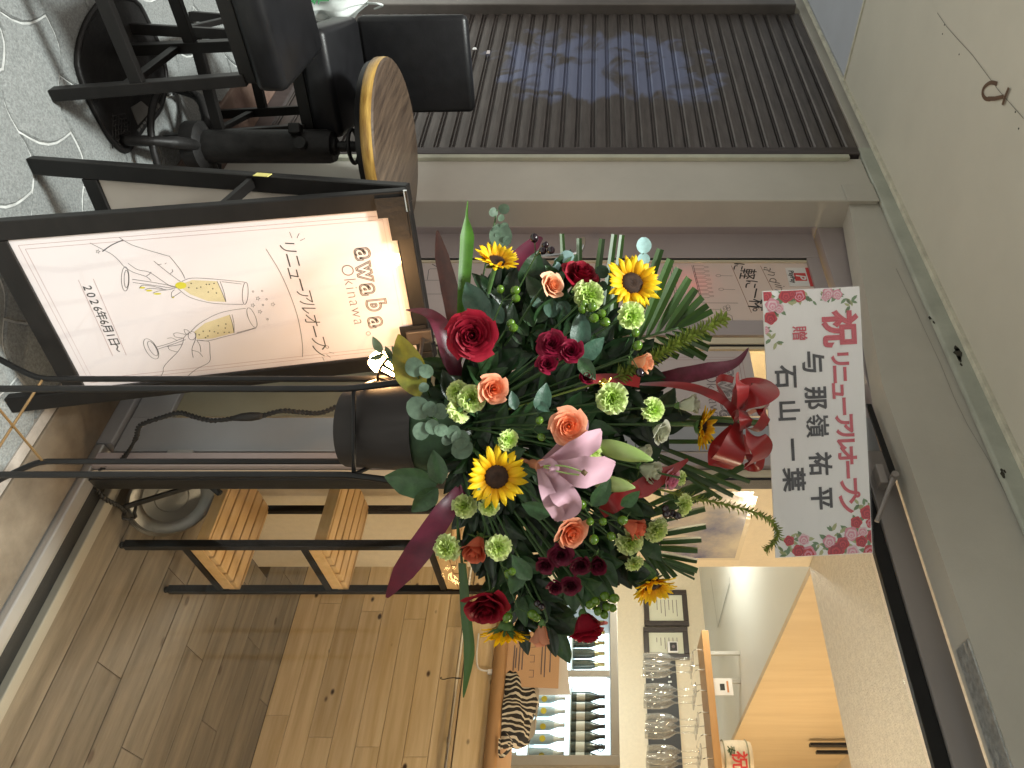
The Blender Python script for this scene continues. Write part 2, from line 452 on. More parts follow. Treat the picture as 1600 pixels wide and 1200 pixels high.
# header over the shutter stands proud, the strip between is the green band
mk('green_band', g_box((-2.70, YW - 0.010, 2.555), (7, YW + 0.011, HS + 0.2)), MT['band'], hd, bevel=0.006)
mk('edge_strip', g_box((-9, YW - 0.0295, HS - 0.012), (7, YW - 0.0105, HS - 0.0008)), MT['edge'], hd)
spots = mat('damp_spot', (0.05, 0.045, 0.035), 0.9)
g = g_new()
for (x, y, r) in [(1497, 553, 7), (1495, 545, 4), (1499, 561, 4), (1567, 742, 3), (1565, 735, 2), (1570, 737, 2), (1453, 497, 2.5), (1459, 504, 2), (1502, 570, 2)]:
    c = onY(x, y, YW - 0.0102); rr = r * 0.0019
    g_prism([c + Vector((math.cos(a) * rr * 1.8 * random.uniform(.6, 1.2), 0, math.sin(a) * rr * random.uniform(.6, 1.2))) for a in [k * math.pi / 5 for k in range(10)]], (0, -0.0008, 0), g)
mk('paint_chip', g, spots, hd)
mk('wall_crack', g_ribbon([onY(x, y, YW + 0.0115) for x, y in [(1400, 420), (1428, 478), (1442, 510), (1470, 570), (1490, 620), (1512, 665), (1545, 720), (1580, 790)]], 0.0013, (0, -1, 0), lift=0.001), mat('hairline', (0.26, 0.24, 0.20), .9), hd)
# the header's own reflective underside, as a shiny strip
XR0 = -1.264
under_m = mat('shiny_underside', (0.55, 0.57, 0.57), 0.30, metal=0.65, var=0.3, vscale=60, bump=0.6, bscale=90, coord='World')
mk('header_underside', g_box((-0.66, YW + 0.016, 2.3305), (2, YW + 0.085, 2.3345)), under_m, hd)
mk('crack', g_ribbon([onH(x, y, HS) for x, y in [(1465, 20), (1480, 42), (1496, 60), (1520, 86), (1560, 140), (1600, 185)]], 0.0022, (0, 0, -1), lift=0.0012), mat('crack_line', (0.24, 0.22, 0.18), 0.9), bpy.data.objects['soffit'])
# brown painted sign on the soffit
gm = g_new()
brown = mat('brown_paint', (0.15, 0.085, 0.05), 0.6, var=0.15)
g_ribbon([onH(x, y, HS) for x, y in bez([(1558, 132, 0), (1549, 129, 0), (1538, 136, 0), (1535, 146, 0), (1540, 154, 0), (1547, 156, 0)], 4) for x, y in [(x, y)]] if False else
         [onH(p.x, p.y, HS) for p in bez([(1559, 131, 0), (1549, 129, 0), (1539, 136, 0), (1536, 146, 0), (1541, 154, 0), (1549, 155, 0)], 4)], 0.0115, (0, 0, -1), gm, lift=0.002)
g_ribbon([onH(x, y, HS) for x, y in [(1545, 154), (1556, 154), (1570, 151)]], 0.0115, (0, 0, -1), gm, lift=0.0035)
g_ribbon([onH(x, y, HS) for x, y in [(1579, 137), (1574, 149), (1569, 164)]], 0.0115, (0, 0, -1), gm, lift=0.005)
mk('painted_mark', gm, brown, label='brown curved painted mark on the pale soffit overhead', cat='painted mark')
# small nail holes on the soffit
for (x, y) in [(1473, 53), (1499, 85), (1476, 39), (1587, 175), (1592, 201)]:
    c = onH(x, y, HS); mk('nail_hole', g_prism([c + Vector((math.cos(a) * .0028, math.sin(a) * .0028, -0.0006)) for a in [k * math.pi / 4 for k in range(8)]], (0, 0, -0.0006)), spots, bpy.data.objects['soffit'])

pil = thing('pillar', (-2.49, 1.65, 0), 'pale painted pillar between the roller shutter and the glass door', 'pillar')
x0p, x1p = -2.625, -2.335
mk('shaft', g_box((x0p, YW - 0.004, 0.0), (x1p, 1.73, 2.553)), MT['plaster'], pil, bevel=0.006)
mk('corner_strip', g_box((x0p - 0.004, YW - 0.022, 0.013), (x0p + 0.022, YW - 0.0045, 2.50)), mat('pale_green_trim', (0.50, 0.50, 0.40), 0.6, var=0.15, vscale=8), pil, bevel=0.002)
mk('ledge', g_box((x1p - 0.10, YW - 0.0105, 2.43), (x1p + 0.012, YW - 0.0045, 2.551)), MT['plaster'], pil, bevel=0.004)

# ------------------------------------------------------------------ roller shutters
def shutter(x0, x1, label, mslat, n, nm):
    t = thing('roller_shutter', ((x0 + x1) / 2, YW + 0.02, 0.0), label, 'shutter')
    pitch = 0.0655
    prof = [(0.0, 0.000), (0.010, 0.002), (0.0105, 0.006), (0.003, 0.008), (0.003, 0.0115), (0.0105, 0.0135), (0.0115, 0.017), (0.006, 0.019), (0.003, 0.0222), (0.0, 0.025), (-0.001, 0.045), (0.0, 0.0648)]
    v = []; f = []
    for X in (x0, x1):
        for (y, z) in prof: v.append(Vector((X - (x0 + x1) / 2, y, z)))
    m = len(prof)
    for i in range(m - 1): f.append((i, i + 1, m + i + 1, m + i))
    me = mesh_of('slat', (v, f)); me.materials.append(mslat)
    for k in range(n):
        o = bpy.data.objects.new('slat', me); COL.objects.link(o); o.parent = t
        o.location = (0, random.uniform(-.0012, .0012), 0.085 + k * pitch)
    mk('bottom_rail', g_box((x0, YW + 0.012, 0.013), (x1, YW + 0.055, 0.084)), MT['rail'], t, bevel=0.003)
    mk('backing', g_box((x0, YW + 0.04, 0.1), (x1, YW + 0.05, 2.56)), MT['rail'], t)
    return t
def shutmat(name, base, blue):
    m = mat(name, base, 0.42, metal=0.45, var=0.28, vscale=5, coord='World', stretch=(1.2, 1, 9), bump=0.05, bscale=50)
    if blue:
        nt = m.node_tree; N = nt.nodes; L = nt.links; b = N['Principled BSDF']
        ge = N.new('ShaderNodeNewGeometry')
        wv = N.new('ShaderNodeTexNoise'); wv.inputs['Scale'].default_value = 5.0; wv.inputs['Detail'].default_value = 2.5
        wv.inputs['Distortion'].default_value = 1.2
        L.new(ge.outputs['Position'], wv.inputs['Vector'])
        sep = N.new('ShaderNodeVectorMath'); sep.operation = 'SUBTRACT'; sep.inputs[1].default_value = (-3.50, YW, 1.50)
        L.new(ge.outputs['Position'], sep.inputs[0])
        sc = N.new('ShaderNodeVectorMath'); sc.operation = 'MULTIPLY'; sc.inputs[1].default_value = (1.9, 0, 1.35)
        L.new(sep.outputs[0], sc.inputs[0])
        ln = N.new('ShaderNodeVectorMath'); ln.operation = 'LENGTH'; L.new(sc.outputs[0], ln.inputs[0])
        mr = N.new('ShaderNodeMapRange'); mr.inputs['From Min'].default_value = 0.55; mr.inputs['From Max'].default_value = 1.1
        mr.inputs['To Min'].default_value = 0.10; mr.inputs['To Max'].default_value = -0.35
        L.new(ln.outputs['Value'], mr.inputs['Value'])
        ad = N.new('ShaderNodeMath'); ad.operation = 'ADD'; L.new(wv.outputs['Fac'], ad.inputs[0]); L.new(mr.outputs[0], ad.inputs[1])
        rp = N.new('ShaderNodeValToRGB'); rp.color_ramp.elements[0].position = 0.44; rp.color_ramp.elements[1].position = 0.60
        rp.color_ramp.elements[1].color = (0.75, 0.75, 0.75, 1)
        L.new(ad.outputs[0], rp.inputs['Fac'])
        mx = N.new('ShaderNodeMixRGB'); mx.inputs['Color2'].default_value = (0.23, 0.27, 0.44, 1)
        old = b.inputs['Base Color'].links[0].from_socket
        L.new(rp.outputs[0], mx.inputs['Fac']); L.new(old, mx.inputs['Color1']); L.new(mx.outputs[0], b.inputs['Base Color'])
    return m
XS0, XS1 = -4.10, -2.70
sh = shutter(XS0, XS1, 'dark brown roller shutter with faded blue paint marks, beside the pillar', shutmat('shutter_brown', (0.115, 0.098, 0.091), True), 38, 's')
mk('guide_rail', g_box((XS1 + 0.001, YW - 0.012, 0.013), (XS1 + 0.052, YW + 0.07, 2.553)), MT['rail'], sh, bevel=0.003)
mk('rail_gap', g_box((XS1 + 0.0525, YW + 0.02, 0.013), (x0p - 0.001, YW + 0.06, 2.553)), MT['rubber'], sh)
lp = onY(742, 78, YW + 0.0)
lk = mk('lock', g_lathe([(0.0, 0.0), (0.012, 0.0), (0.012, 0.006), (0.009, 0.009), (0.0, 0.009)], 14, Matrix.Translation(lp) @ Matrix.Rotation(R_(90), 4, 'X')), MT['chrome'], sh, smooth=2)
mk('key_sticker', g_box(onY(763, 82, YW + 0.004) - Vector((.018, .002, .008)), onY(763, 82, YW + 0.004) + Vector((.018, 0, .008))), MT['paper'], sh)
s2 = shutter(-5.62, XS0 - 0.075, 'paler roller shutter at the far left edge behind the plastic bag', shutmat('shutter_pale', (0.30, 0.26, 0.25), False), 38, 's2')
mk('guide_rail', g_box((XS0 - 0.072, YW - 0.03, 0.013), (XS0 - 0.002, YW + 0.07, 2.553)), mat('grey_rail', (0.20, 0.18, 0.165), 0.4, metal=0.5, var=0.15), s2, bevel=0.006)

# ------------------------------------------------------------------ shop front: frame, door leaves, window
YF = 1.715
fr = thing('shop_front_frame', (-1.3, YF, 0), 'mauve aluminium frame around the glass doors and the big window', 'window frame')
def U2X(u, Y): return onY(900, u, Y).x
xa, xb = x1p + 0.001, U2X(362, YF)
mk('side_jamb', g_box((x1p + 0.0015, YF, 0.012), (U2X(400, YF + .02) - 0.16, YF + 0.09, 2.344)), MT['mauve'], fr, bevel=0.003)
mk('head_rail', g_box((-1.2615, YF + 0.004, 2.262), (2, YF + 0.10, 2.334)), MT['headrail'], fr, bevel=0.003)
mk('head_rail', g_box((x1p + 0.0015, YF + 0.004, 2.345), (-1.262, YF + 0.10, 2.56)), MT['mauve'], fr, bevel=0.003)
mk('head_track', g_box((-1.26, YF + 0.014, 2.225), (2, YF + 0.035, 2.2615)), MT['black'], fr, bevel=0.002)
mk('threshold_rail', g_box((-1.30, YF + 0.022, 0.0), (2, YF + 0.068, 0.030)), MT['alu'], fr, bevel=0.004)
mk('threshold_groove', g_box((-1.30, YF + 0.0685, 0.0), (2, YF + 0.135, 0.012)), MT['rubber'], fr)
mk('threshold_edge', g_box((-1.30, YF + 0.1355, 0.0), (2, YF + 0.172, 0.034)), mat('pale_strip', (0.40, 0.37, 0.31), 0.45, metal=0.3), fr, bevel=0.003)
mk('sill', g_box((x1p + 0.002, YF + 0.02, 0.0), (-1.302, YF + 0.12, 0.05)), MT['alupale'], fr, bevel=0.003)
mk('mullion', g_box((-1.2615, YF + 0.012, 0.031), (-1.215, YF + 0.085, 2.2615)), MT['mauve'], fr, bevel=0.003)
mk('mullion_strip', g_box((-1.213, YF + 0.03, 0.031), (-1.188, YF + 0.08, 2.2615)), MT['cream'], fr, bevel=0.003)
mk('mullion_seal', g_box((-1.187, YF + 0.035, 0.031), (-1.179, YF + 0.08, 2.2615)), MT['rubber'], fr)
mk('window_pane', g_box((-1.178, YF + 0.050, 0.036), (1.9, YF + 0.056, 2.2245)), MT['glass'], fr)
for X in (-1.95, -1.6, -1.1):
    pass
def leaf(x0, x1, y, label, ws0, ws1, m0, m1):
    t = thing('glass_door', ((x0 + x1) / 2, y, 0.05), label, 'door')
    d = 0.038
    mk('stile', g_box((x0, y, 0.055), (x0 + ws0, y + d, 2.335)), m0, t, bevel=0.003)
    mk('stile', g_box((x1 - ws1, y, 0.055), (x1, y + d, 2.335)), m1, t, bevel=0.003)
    mk('bottom_rail', g_box((x0 + ws0 + .0005, y + .001, 0.055), (x1 - ws1 - .0005, y + d - .001, 0.17)), MT['alupale'], t, bevel=0.003)
    mk('top_rail', g_box((x0 + ws0 + .0005, y + .001, 2.285), (x1 - ws1 - .0005, y + d - .001, 2.335)), MT['mauve'], t, bevel=0.003)
    mk('pane', g_box((x0 + ws0 - .004, y + d / 2 - .003, 0.165), (x1 - ws1 + .004, y + d / 2 + .003, 2.287)), MT['doorglass'], t)
    mk('gasket', g_box((x0 + ws0 + .0005, y + .004, 0.171), (x0 + ws0 + .006, y + d / 2 - .004, 2.284)), MT['rubber'], t)
    mk('bead', g_box((x0 + ws0 + .0065, y + .008, 0.171), (x0 + ws0 + .016, y + d / 2 - .0035, 2.284)), MT['cream'], t)
    return t
YD = YF + 0.035
d1 = leaf(U2X(363, YD), U2X(523, YD), YD, 'mauve framed glass door leaf with the chrome lever handle', U2X(402, YD) - U2X(363, YD), U2X(523, YD) - U2X(500, YD), MT['mauve'], MT['mauve'])
d2 = leaf(U2X(527, YD), U2X(705, YD), YD, 'glass door leaf with the wide grey stile behind the flower pot', 0.03, U2X(705, YD) - U2X(652, YD), MT['cream'], MT['alupale'])
mk('hinge', g_box((U2X(705, YD) + 0.002, YD - 0.012, 0.225), (U2X(705, YD) + 0.03, YD + 0.003, 0.30)), MT['alu'], d2, bevel=0.003)
# lever handle
hp = onY(912, 372, YD - 0.05)
h0 = onY(862, 398, YD - 0.004)
hg = g_tube(bez([onY(846, 400, YD - 0.05), onY(870, 399, YD - 0.052), onY(896, 397, YD - 0.052), onY(908, 391, YD - 0.052), onY(912, 380, YD - 0.05), onY(912, 373, YD - 0.04)], 5), 0.0085, 10)
mk('lever', hg, MT['chrome'], d1, smooth=2)
mk('rose_plate', g_box(onY(846, 400, YD) - Vector((.018, .010, .045)), onY(846, 400, YD) + Vector((.018, -.0005, .045))), MT['alu'], d1, bevel=0.004)
mk('spindle', g_tube([onY(846, 400, YD - 0.05), onY(846, 400, YD)], 0.008, 10), MT['chrome'], d1, smooth=2)
# door closer over the door
dc = thing('door_closer', onY(1385, 735, YF), 'silver door closer with jointed arm above the message card', 'door closer')
cp = onY(1372, 735, YF - 0.005)
mk('body', g_box((cp.x - 0.02, YF - 0.05, 2.15), (cp.x + 0.17, YF - 0.002, 2.205)), mat('closer_silver', (0.26, 0.23, 0.19), 0.35, metal=0.7), dc, bevel=0.008)
e1, e2, e3 = onY(1357, 632, YF - 0.03), onY(1397, 744, YF - 0.06), onY(1370, 815, YF - 0.03)
mk('arm', g_bar(e1, e2, 0.016, 0.006, (0, -1, 0)), MT['black'], dc)
mk('arm', g_tube([e2, e3], 0.0065, 10), MT['headrail'], dc, smooth=2)
mk('pivot', g_tube([e2 + Vector((0, -.012, 0)), e2 + Vector((0, .03, 0))], 0.010, 12), MT['headrail'], dc, smooth=2)
mk('bracket', g_box(e2 - Vector((.05, -.012, .035)), e2 + Vector((.012, .05, -.012))), MT['headrail'], dc, bevel=0.003)

# ------------------------------------------------------------------ shop interior shell
HC = 2.42; YT = 2.93; XWL = -1.52; YB = 6.2
flo = mk('shop_floor', g_box((-4.0, YF + 0.175, -0.05), (2.2, YB, -0.004)), mat('floor_gap', (0.05, 0.035, 0.02), 0.9), kind='structure')
npl = 0
for j in range(12):
    y0 = YF + 0.178 + j * 0.1435
    if y0 > 3.42: break
    x = -1.9 - (j * 0.37) % 0.9
    if j == 0: x = -1.30 - 0.9
    while x < 1.0:
        ln = 0.91
        xx0 = max(x, -1.52 if y0 < YT else -1.9)
        if x + ln > xx0 + 0.02:
            mk('plank', g_box((xx0 + 0.0012, y0 + 0.0018, -0.006), (x + ln - 0.0016, min(y0 + 0.1417, 3.43), random.uniform(-0.0006, 0.0006))), MT['plank'], flo, bevel=0.0012); npl += 1
        x += ln
mk('wall_inner_left', g_box((XWL - 0.12, YF + 0.13, 0), (XWL, YT, HC + 0.001)), MT['wallin'], kind='structure')
mk('wall_inner_back', g_box((-4.0, YB, 0), (2.2, YB + 0.1, 3.3)), MT['wallin'], kind='structure')
mk('wall_inner_right', g_box((2.0, YF + 0.13, 0), (2.1, YB, 3.3)), MT['wallin'], kind='structure')
mk('wall_kitchen_left', g_box((-4.0, YT, 0), (-3.9, YB, 2.45)), MT['wallin'], kind='structure')
mk('wall_kitchen_return', g_box((-4.0, YT - 0.1, 0), (XWL - 0.122, YT - 0.002, 2.45)), MT['wallin'], kind='structure')
mk('ceiling', g_box((XWL - 0.12, YF + 0.11, HC + 0.002), (2.1, YT, HC + 0.12)), MT['vinyl'], kind='structure')
kc = mk('kitchen_ceiling', g_box((-4.0, YT - 0.1, HC + 0.003), (XWL, YB, HC + 0.1)), MT['kitchen'], kind='structure')
mk('wood_bulkhead', g_box((XWL + 0.0005, YT + 0.001, HC + 0.003), (XWL + 0.03, YB, 3.3)), MT['veneer'], kind='structure')
mk('kitchen_high_ceiling', g_box((XWL, YT + 0.001, 3.3), (2.1, YB + .1, 3.4)), MT['wallin'], kind='structure')
mk('ceiling_step', g_box((XWL + 0.031, YT - 0.05, HC + 0.122), (2.1, YT - 0.002, 3.3)), MT['wallin'], kind='structure')
# ceiling hatch outline
hq = [onH(x, y, HC) for x, y in [(1111, 904), (1122, 980), (1140, 912), (1140, 902)]]
mk('hatch_seam', g_ribbon(hq, 0.012, (0, 0, -1), lift=0.0015), mat('seam_grey', (0.30, 0.32, 0.32), 0.6), kc)

# pine counter
ct = thing('bar_counter', (-0.8, 3.5, 0), 'knotty pine bar counter with a rounded brown top edge', 'counter')
YC = 3.43
random.seed(11)
zz = 0.0; jj = 0
while zz < 0.80:
    hgt = min(0.108, 0.86 - zz)
    x = -2.2 - (jj * 0.53) % 1.1
    while x < 1.2:
        ln = 1.15
        if x + ln > -1.9:
            mk('board', g_box((max(x, -2.3) + 0.0006, YC + random.uniform(0, .0015), zz + 0.0012), (x + ln - 0.0006, YC + 0.02, zz + hgt - 0.0008)), MT['pine'], ct, bevel=0.0015)
        x += ln
    zz += hgt; jj += 1
mk('carcass', g_box((-2.3, YC + 0.021, 0), (1.2, YC + 0.5, 1.0)), MT['veneer'], ct)
mk('upper_board', g_box((-2.3, YC - 0.006, 0.8655), (1.2, YC + 0.0205, 0.998)), MT['pine'], ct, bevel=0.002)
tp = g_prism([(-2.3, YC - 0.055 + .03 * (1 - math.cos(a)) if False else YC - 0.05 + 0.03 - 0.03 * math.sin(a), 1.032 + 0.031 * math.cos(a)) for a in [k * math.pi / 8 for k in range(9)]] + [(-2.3, YC + 0.5, 1.001), (-2.3, YC + 0.5, 1.063)], (3.5, 0, 0))
mk('top', tp, MT['roll'], ct, smooth=2)
rl = mk('towel_rail', g_tube([(-2.1, YC - 0.035, 0.845), (1.0, YC - 0.035, 0.845)], 0.0085, 12), MT['chrome'], smooth=2, label='thin chrome rail along the front of the pine counter', cat='rail')
bx = onY(712, 1158, YC - 0.03)
mk('bracket', g_tube([(bx.x, YC - 0.0365, 0.845), (bx.x, YC - 0.001, 0.845)], 0.007, 10), MT['chrome'], rl, smooth=2)
mk('collar', g_tube([(bx.x - .014, YC - 0.035, 0.845), (bx.x + .014, YC - 0.035, 0.845)], 0.0115, 12), MT['chrome'], rl, smooth=2)
hk = onY(712, 1060, YC - 0.035); hk.z = 0.855
mk('s_hook', g_tube(bez([hk + Vector((-.008, .01, -.014)), hk + Vector((-.004, .012, 0.002)), hk + Vector((0, -.002, .006)), hk + Vector((.002, -.012, -.012)), hk + Vector((.002, -.01, -.04)), hk + Vector((.004, 0, -.07)), hk + Vector((.004, -.012, -.083)), hk + Vector((.004, -.026, -.075))], 4), 0.0022, 6), MT['black'], smooth=True, label='small black S-hook hanging on the chrome counter rail', cat='hook')
# ------------------------------------------------------------------ meter lid in the paving
ml = thing('meter_lid', onH(178, 130, 0), 'dark cast-iron oval cover with diamond ribs in the paving under the stool', 'iron cover')
rimp = [(118, 60), (114, 100), (130, 150), (150, 190), (172, 225), (193, 240), (207, 225), (222, 200), (245, 178), (258, 130), (250, 80), (228, 30), (205, -5), (160, -5), (132, 25)]
rim = [onH(x, y, 0.0) for x, y in [(p.x, p.y) for p in bez([(a, b, 0) for a, b in rimp + [rimp[0]]], 3)][:-1]]
mk('plate', g_prism([p + UP * 0.002 for p in rim], (0, 0, 0.006)), MT['iron'], ml, bevel=0.002)
cen = sum(rim, Vector()) / len(rim)
mk('rim', g_tube([cen + (p - cen) * 0.965 + UP * 0.008 for p in rim] + [cen + (rim[0] - cen) * 0.965 + UP * 0.008], 0.008, 6, cap=False), MT['iron'], ml, smooth=True)
gd = g_new()
for k in range(7):
    a = k / 6
    g_tube([onH(176 + 27 * a, 178 + 12 * a, 0.009), onH(184 + 27 * a - 8, 232 - 18 * a, 0.009)], 0.0022, 5, gd)
    g_tube([onH(174 + 20 * a * .5, 182 + 45 * a, 0.009), onH(196 + 8 * a, 178 + 40 * a, 0.009)], 0.0022, 5, gd)
mk('diamond_ribs', gd, MT['iron'], ml, smooth=True)
ga = g_new()
for k in range(8):
    c = onH(217 + 4.2 * k, 204 - 5.5 * k, 0.0085)
    g_box(c - Vector((.008, .006, 0)), c + Vector((.008, .006, .003)), ga)
mk('stud_row', ga, mat('worn_iron', (0.16, 0.155, 0.145), 0.5, metal=0.4, var=0.3), ml)
mk('plaque', g_prism([onH(x, y, 0.0085) for x, y in [(204, 168), (220, 158), (236, 172), (215, 195)]], (0, 0, 0.002)), bpy.data.materials['worn_iron'], ml)

# ------------------------------------------------------------------ stools and round table
def stool(label, A, a, b, wa, wb, hs, th, back=None, low=0.25):
    """seat corner A, seat edges along a and b (ground vectors)"""
    t = thing('bar_stool', A + a * wa / 2 + b * wb / 2, label, 'stool', 'black stools by the shutter')
    o = A + UP * (hs - th)
    mk('seat', g_obox(o, a * wa, b * wb, UP * th), MT['leather'], t, bevel=0.022, smooth=True)
    mk('seat_frame', g_obox(o + a * .02 + b * .02 - UP * 0.042, a * (wa - .04), b * (wb - .04), UP * 0.041), MT['darkwood'], t, bevel=0.003)
    lw = 0.032; legs = {}
    for i, (p, q) in enumerate([(0, 0), (1, 0), (0, 1), (1, 1)]):
        top = A + a * (0.03 + p * (wa - .06)) + b * (0.03 + q * (wb - .06)) + UP * (hs - th - 0.03)
        fo = A + a * (0.0 + p * wa) + b * (0.0 + q * wb); fo.z = 0.004
        legs[(p, q)] = (fo, top)
        s = (a * lw).normalized() * lw
        mk('leg', g_bar(fo, top, lw, lw, a), MT['darkwood'], t, bevel=0.002)
    at = lambda k, h: legs[k][0].lerp(legs[k][1], h / (hs - th))
    for q in (0, 1):
        mk('stretcher', g_bar(at((0, q), low), at((1, q), low), 0.024, 0.034), MT['darkwood'], t, bevel=0.002)
    for p in (0, 1):
        mk('stretcher', g_bar(at((p, 0), low - .05), at((p, 1), low - .05), 0.018, 0.026), MT['darkwood'], t, bevel=0.002)
    if back:
        bd, bh0, bh1, tk, lean = back
        o2 = A + a * 0 + UP * bh0
        mk('backrest', g_obox(o2 - bd * tk, a * wa, bd * tk, UP * (bh1 - bh0) - bd * lean), MT['leather'], t, bevel=0.02, smooth=True)
    return t
# near stool (cut by the picture edge)
C1 = XZ(-0.795, 1.997); ah = XZ(-0.745, -0.668).normalized(); bh = XZ(-0.806, 0.59).normalized(); bh = (bh - ah * bh.dot(ah)).normalized()
stool('low black padded stool without a back standing on the iron cover', C1, ah, bh, 0.42, 0.37, 0.645, 0.085)
# stool with a back, behind the table
A2 = XZ(-1.349, 2.67); w2 = XZ(.85, .53).normalized(); g2 = XZ(.53, -.85).normalized()
stool('black leatherette chair with a square backrest behind the round table', A2, w2, g2, 0.345, 0.40, 0.615, 0.10, back=(g2, 0.60, 1.005, 0.06, 0.03), low=0.2)

T0 = XZ(-0.815, 2.5)
tb = thing('round_table', T0, 'small round bistro table with dark top, gilt edge and iron pedestal', 'table')
TM = Matrix.Translation(T0)
mk('top', g_lathe([(0.0, 0.808), (0.274, 0.808), (0.281, 0.803)], 48, TM), MT['tabletop'], tb)
mk('edge_band', g_lathe([(0.281, 0.8028), (0.283, 0.795), (0.282, 0.772), (0.276, 0.766)], 48, TM), MT['gold'], tb, smooth=True)
mk('underside', g_lathe([(0.275, 0.7655), (0.27, 0.748), (0.0, 0.748)], 48, TM), MT['black'], tb, smooth=2)
mk('column', g_lathe([(0.0, 0.115), (0.055, 0.115), (0.055, 0.12), (0.056, 0.57), (0.05, 0.588), (0.0, 0.588)], 24, TM), MT['iron'], tb, smooth=2)
mk('screw', g_lathe([(0.0, 0.58), (0.03, 0.58), (0.03, 0.60), (0.017, 0.605)] + [(0.017 + 0.0018 * (k % 2), 0.61 + k * 0.005) for k in range(24)] + [(0.0, 0.73)], 16, TM), MT['iron'], tb, smooth=2)
mk('nut_wheel', g_tube([T0 + Vector((math.cos(a) * .055, math.sin(a) * .055, 0.655)) for a in [k * math.pi / 12 for k in range(25)]], 0.007, 8, cap=False), MT['iron'], tb, smooth=True)
mk('mount_plate', g_lathe([(0.0, 0.69), (0.05, 0.695), (0.095, 0.747), (0.0, 0.747)], 6, TM), MT['iron'], tb)
mk('knob', g_obox(T0 + RT * -0.012 + FW * -0.075 + UP * 0.46 - RT * .045, RT * 0.035, FW * 0.035, UP * 0.04), MT['iron'], tb, bevel=0.005)
mk('boss', g_tube([T0 - FW * 0.05 + UP * 0.50 + RT * .01, T0 - FW * 0.075 + UP * 0.50 + RT * .01], 0.02, 12), MT['iron'], tb, smooth=2)
for k in range(3):
    a = R_(205 + 120 * k); d = Vector((math.cos(a), math.sin(a), 0))
    mk('foot', g_tube(bez([T0 + d * .03 + UP * .14, T0 + d * .12 + UP * .135, T0 + d * .20 + UP * .09, T0 + d * .235 + UP * .012], 5), [0.021] * 8 + [0.017] * 8, 8), MT['iron'], tb, smooth=True)
mk('foot_ring', g_tube([T0 + Vector((math.cos(a) * .205, math.sin(a) * .205, 0.085)) for a in [k * math.pi / 20 for k in range(41)]], 0.011, 8, cap=False), MT['iron'], tb, smooth=True)
hubs = g_new()
for k in range(3):
    a = R_(205 + 120 * k); d = Vector((math.cos(a), math.sin(a), 0)); g_lathe([(0, .0), (.014, 0), (.012, .008), (0, .01)], 10, Matrix.Translation(T0 + d * .064 + UP * 0.158), hubs)
mk('hub', g_lathe([(0.06, 0.09), (0.085, 0.10), (0.085, 0.145), (0.06, 0.158), (0.0, 0.158)], 20, TM), MT['iron'], tb, smooth=2)

# plastic bag hung by the far shutter rail
pb = thing('plastic_bag', P(525, 12, 3.02), 'white plastic bag with green print hanging at the shutter rail', 'bag')
bagm = mat('white_plastic', (0.70, 0.74, 0.72), 0.3, transl=0.25, var=0.06, vscale=12)
c = P(522, 4, 3.02)
def bagf(u, v):
    a = 2 * math.pi * u; z = -0.13 + 0.27 * v
    r = 0.085 * (math.sin(math.pi * min(1, .12 + .80 * v)) ** .5) * (1 if v < .75 else 1 - (v - .75) * 2.9)
    n = mnoise.noise(Vector((math.cos(a) * 2, math.sin(a) * 2, v * 4))) * .35 + .12 * math.sin(a * 9 + v * 5) * v
    return c + Vector((math.cos(a), math.sin(a) * .7, 0)) * max(.004, r * (1 + n)) + UP * z
mk('sack', g_grid(bagf, 40, 18), bagm, pb, smooth=True)
mk('handle', g_tube(bez([c + UP * .13, c + UP * .2 + RT * .01, onY(585, 14, YW - .04)], 5), 0.005, 6), bagm, pb, smooth=True)
gt = g_new()
for k, s in enumerate(['茶', '山', '市']):
    q = textgeo(s, 0.05, c + FW * -0.088 + UP * (-.05 + .045 * k) + RT * (.03 - .01 * k), RT, UP, 0.001); g_add(gt, *q)
mk('green_print', gt, mat('green_ink', (0.03, 0.22, 0.07), 0.5), pb)

# ------------------------------------------------------------------ sandwich board
FL = XZ(-0.33, 1.556); FRt = XZ(0.075, 1.859)
wv = (FRt - FL).normalized(); BW = (FRt - FL).length
nb = wv.cross(UP).normalized()           # towards the viewer side?
if nb.dot(FW) > 0: nb = -nb
TOPL = FL - nb * 0.215 + UP * 1.04
up_b = (TOPL - FL).normalized(); BH = (TOPL - FL).length
nrm = wv.cross(up_b).normalized()
if nrm.dot(FW) > 0: nrm = -nrm
def B(s, h, d=0.0): return FL + wv * s + up_b * h + nrm * d
def Bp(px, py, d=0.0): return onPl(px, py, FL + nrm * d, nrm)
sb = thing('sandwich_board', (FL + FRt) / 2 + nb * -0.1, 'black framed sandwich board with a white line-drawn opening poster', 'signboard')
T = 0.026
bw = 0.045
pb0 = Bp(35, 378); pt0 = Bp(614, 322)
h_low = (Bp(140, 608) - FL).dot(up_b) - 0.012
h_low2 = (pb0 - FL).dot(up_b)
h_top = BH
hb = min(h_low, h_low2) - 0.0
ff = mk('front_frame', g_obox(B(0, 0, -T), wv * bw, up_b * BH, nrm * T), MT['darkwood'], sb, bevel=0.003)
mk('frame_bar', g_obox(B(BW - bw, 0, -T), wv * bw, up_b * BH, nrm * T), MT['darkwood'], sb, bevel=0.003)
mk('frame_bar', g_obox(B(bw + .0005, hb - bw, -T), wv * (BW - 2 * bw - .001), up_b * bw, nrm * T), MT['darkwood'], sb, bevel=0.003)
mk('frame_bar', g_obox(B(bw + .0005, BH - 0.04, -T), wv * (BW - 2 * bw - .001), up_b * 0.04, nrm * T), MT['darkwood'], sb, bevel=0.003)
po = mk('poster', g_obox(B(bw + .001, hb + .001, -0.014), wv * (BW - 2 * bw - .002), up_b * (BH - 0.04 - hb - .002), nrm * 0.006), MT['paper'], sb)
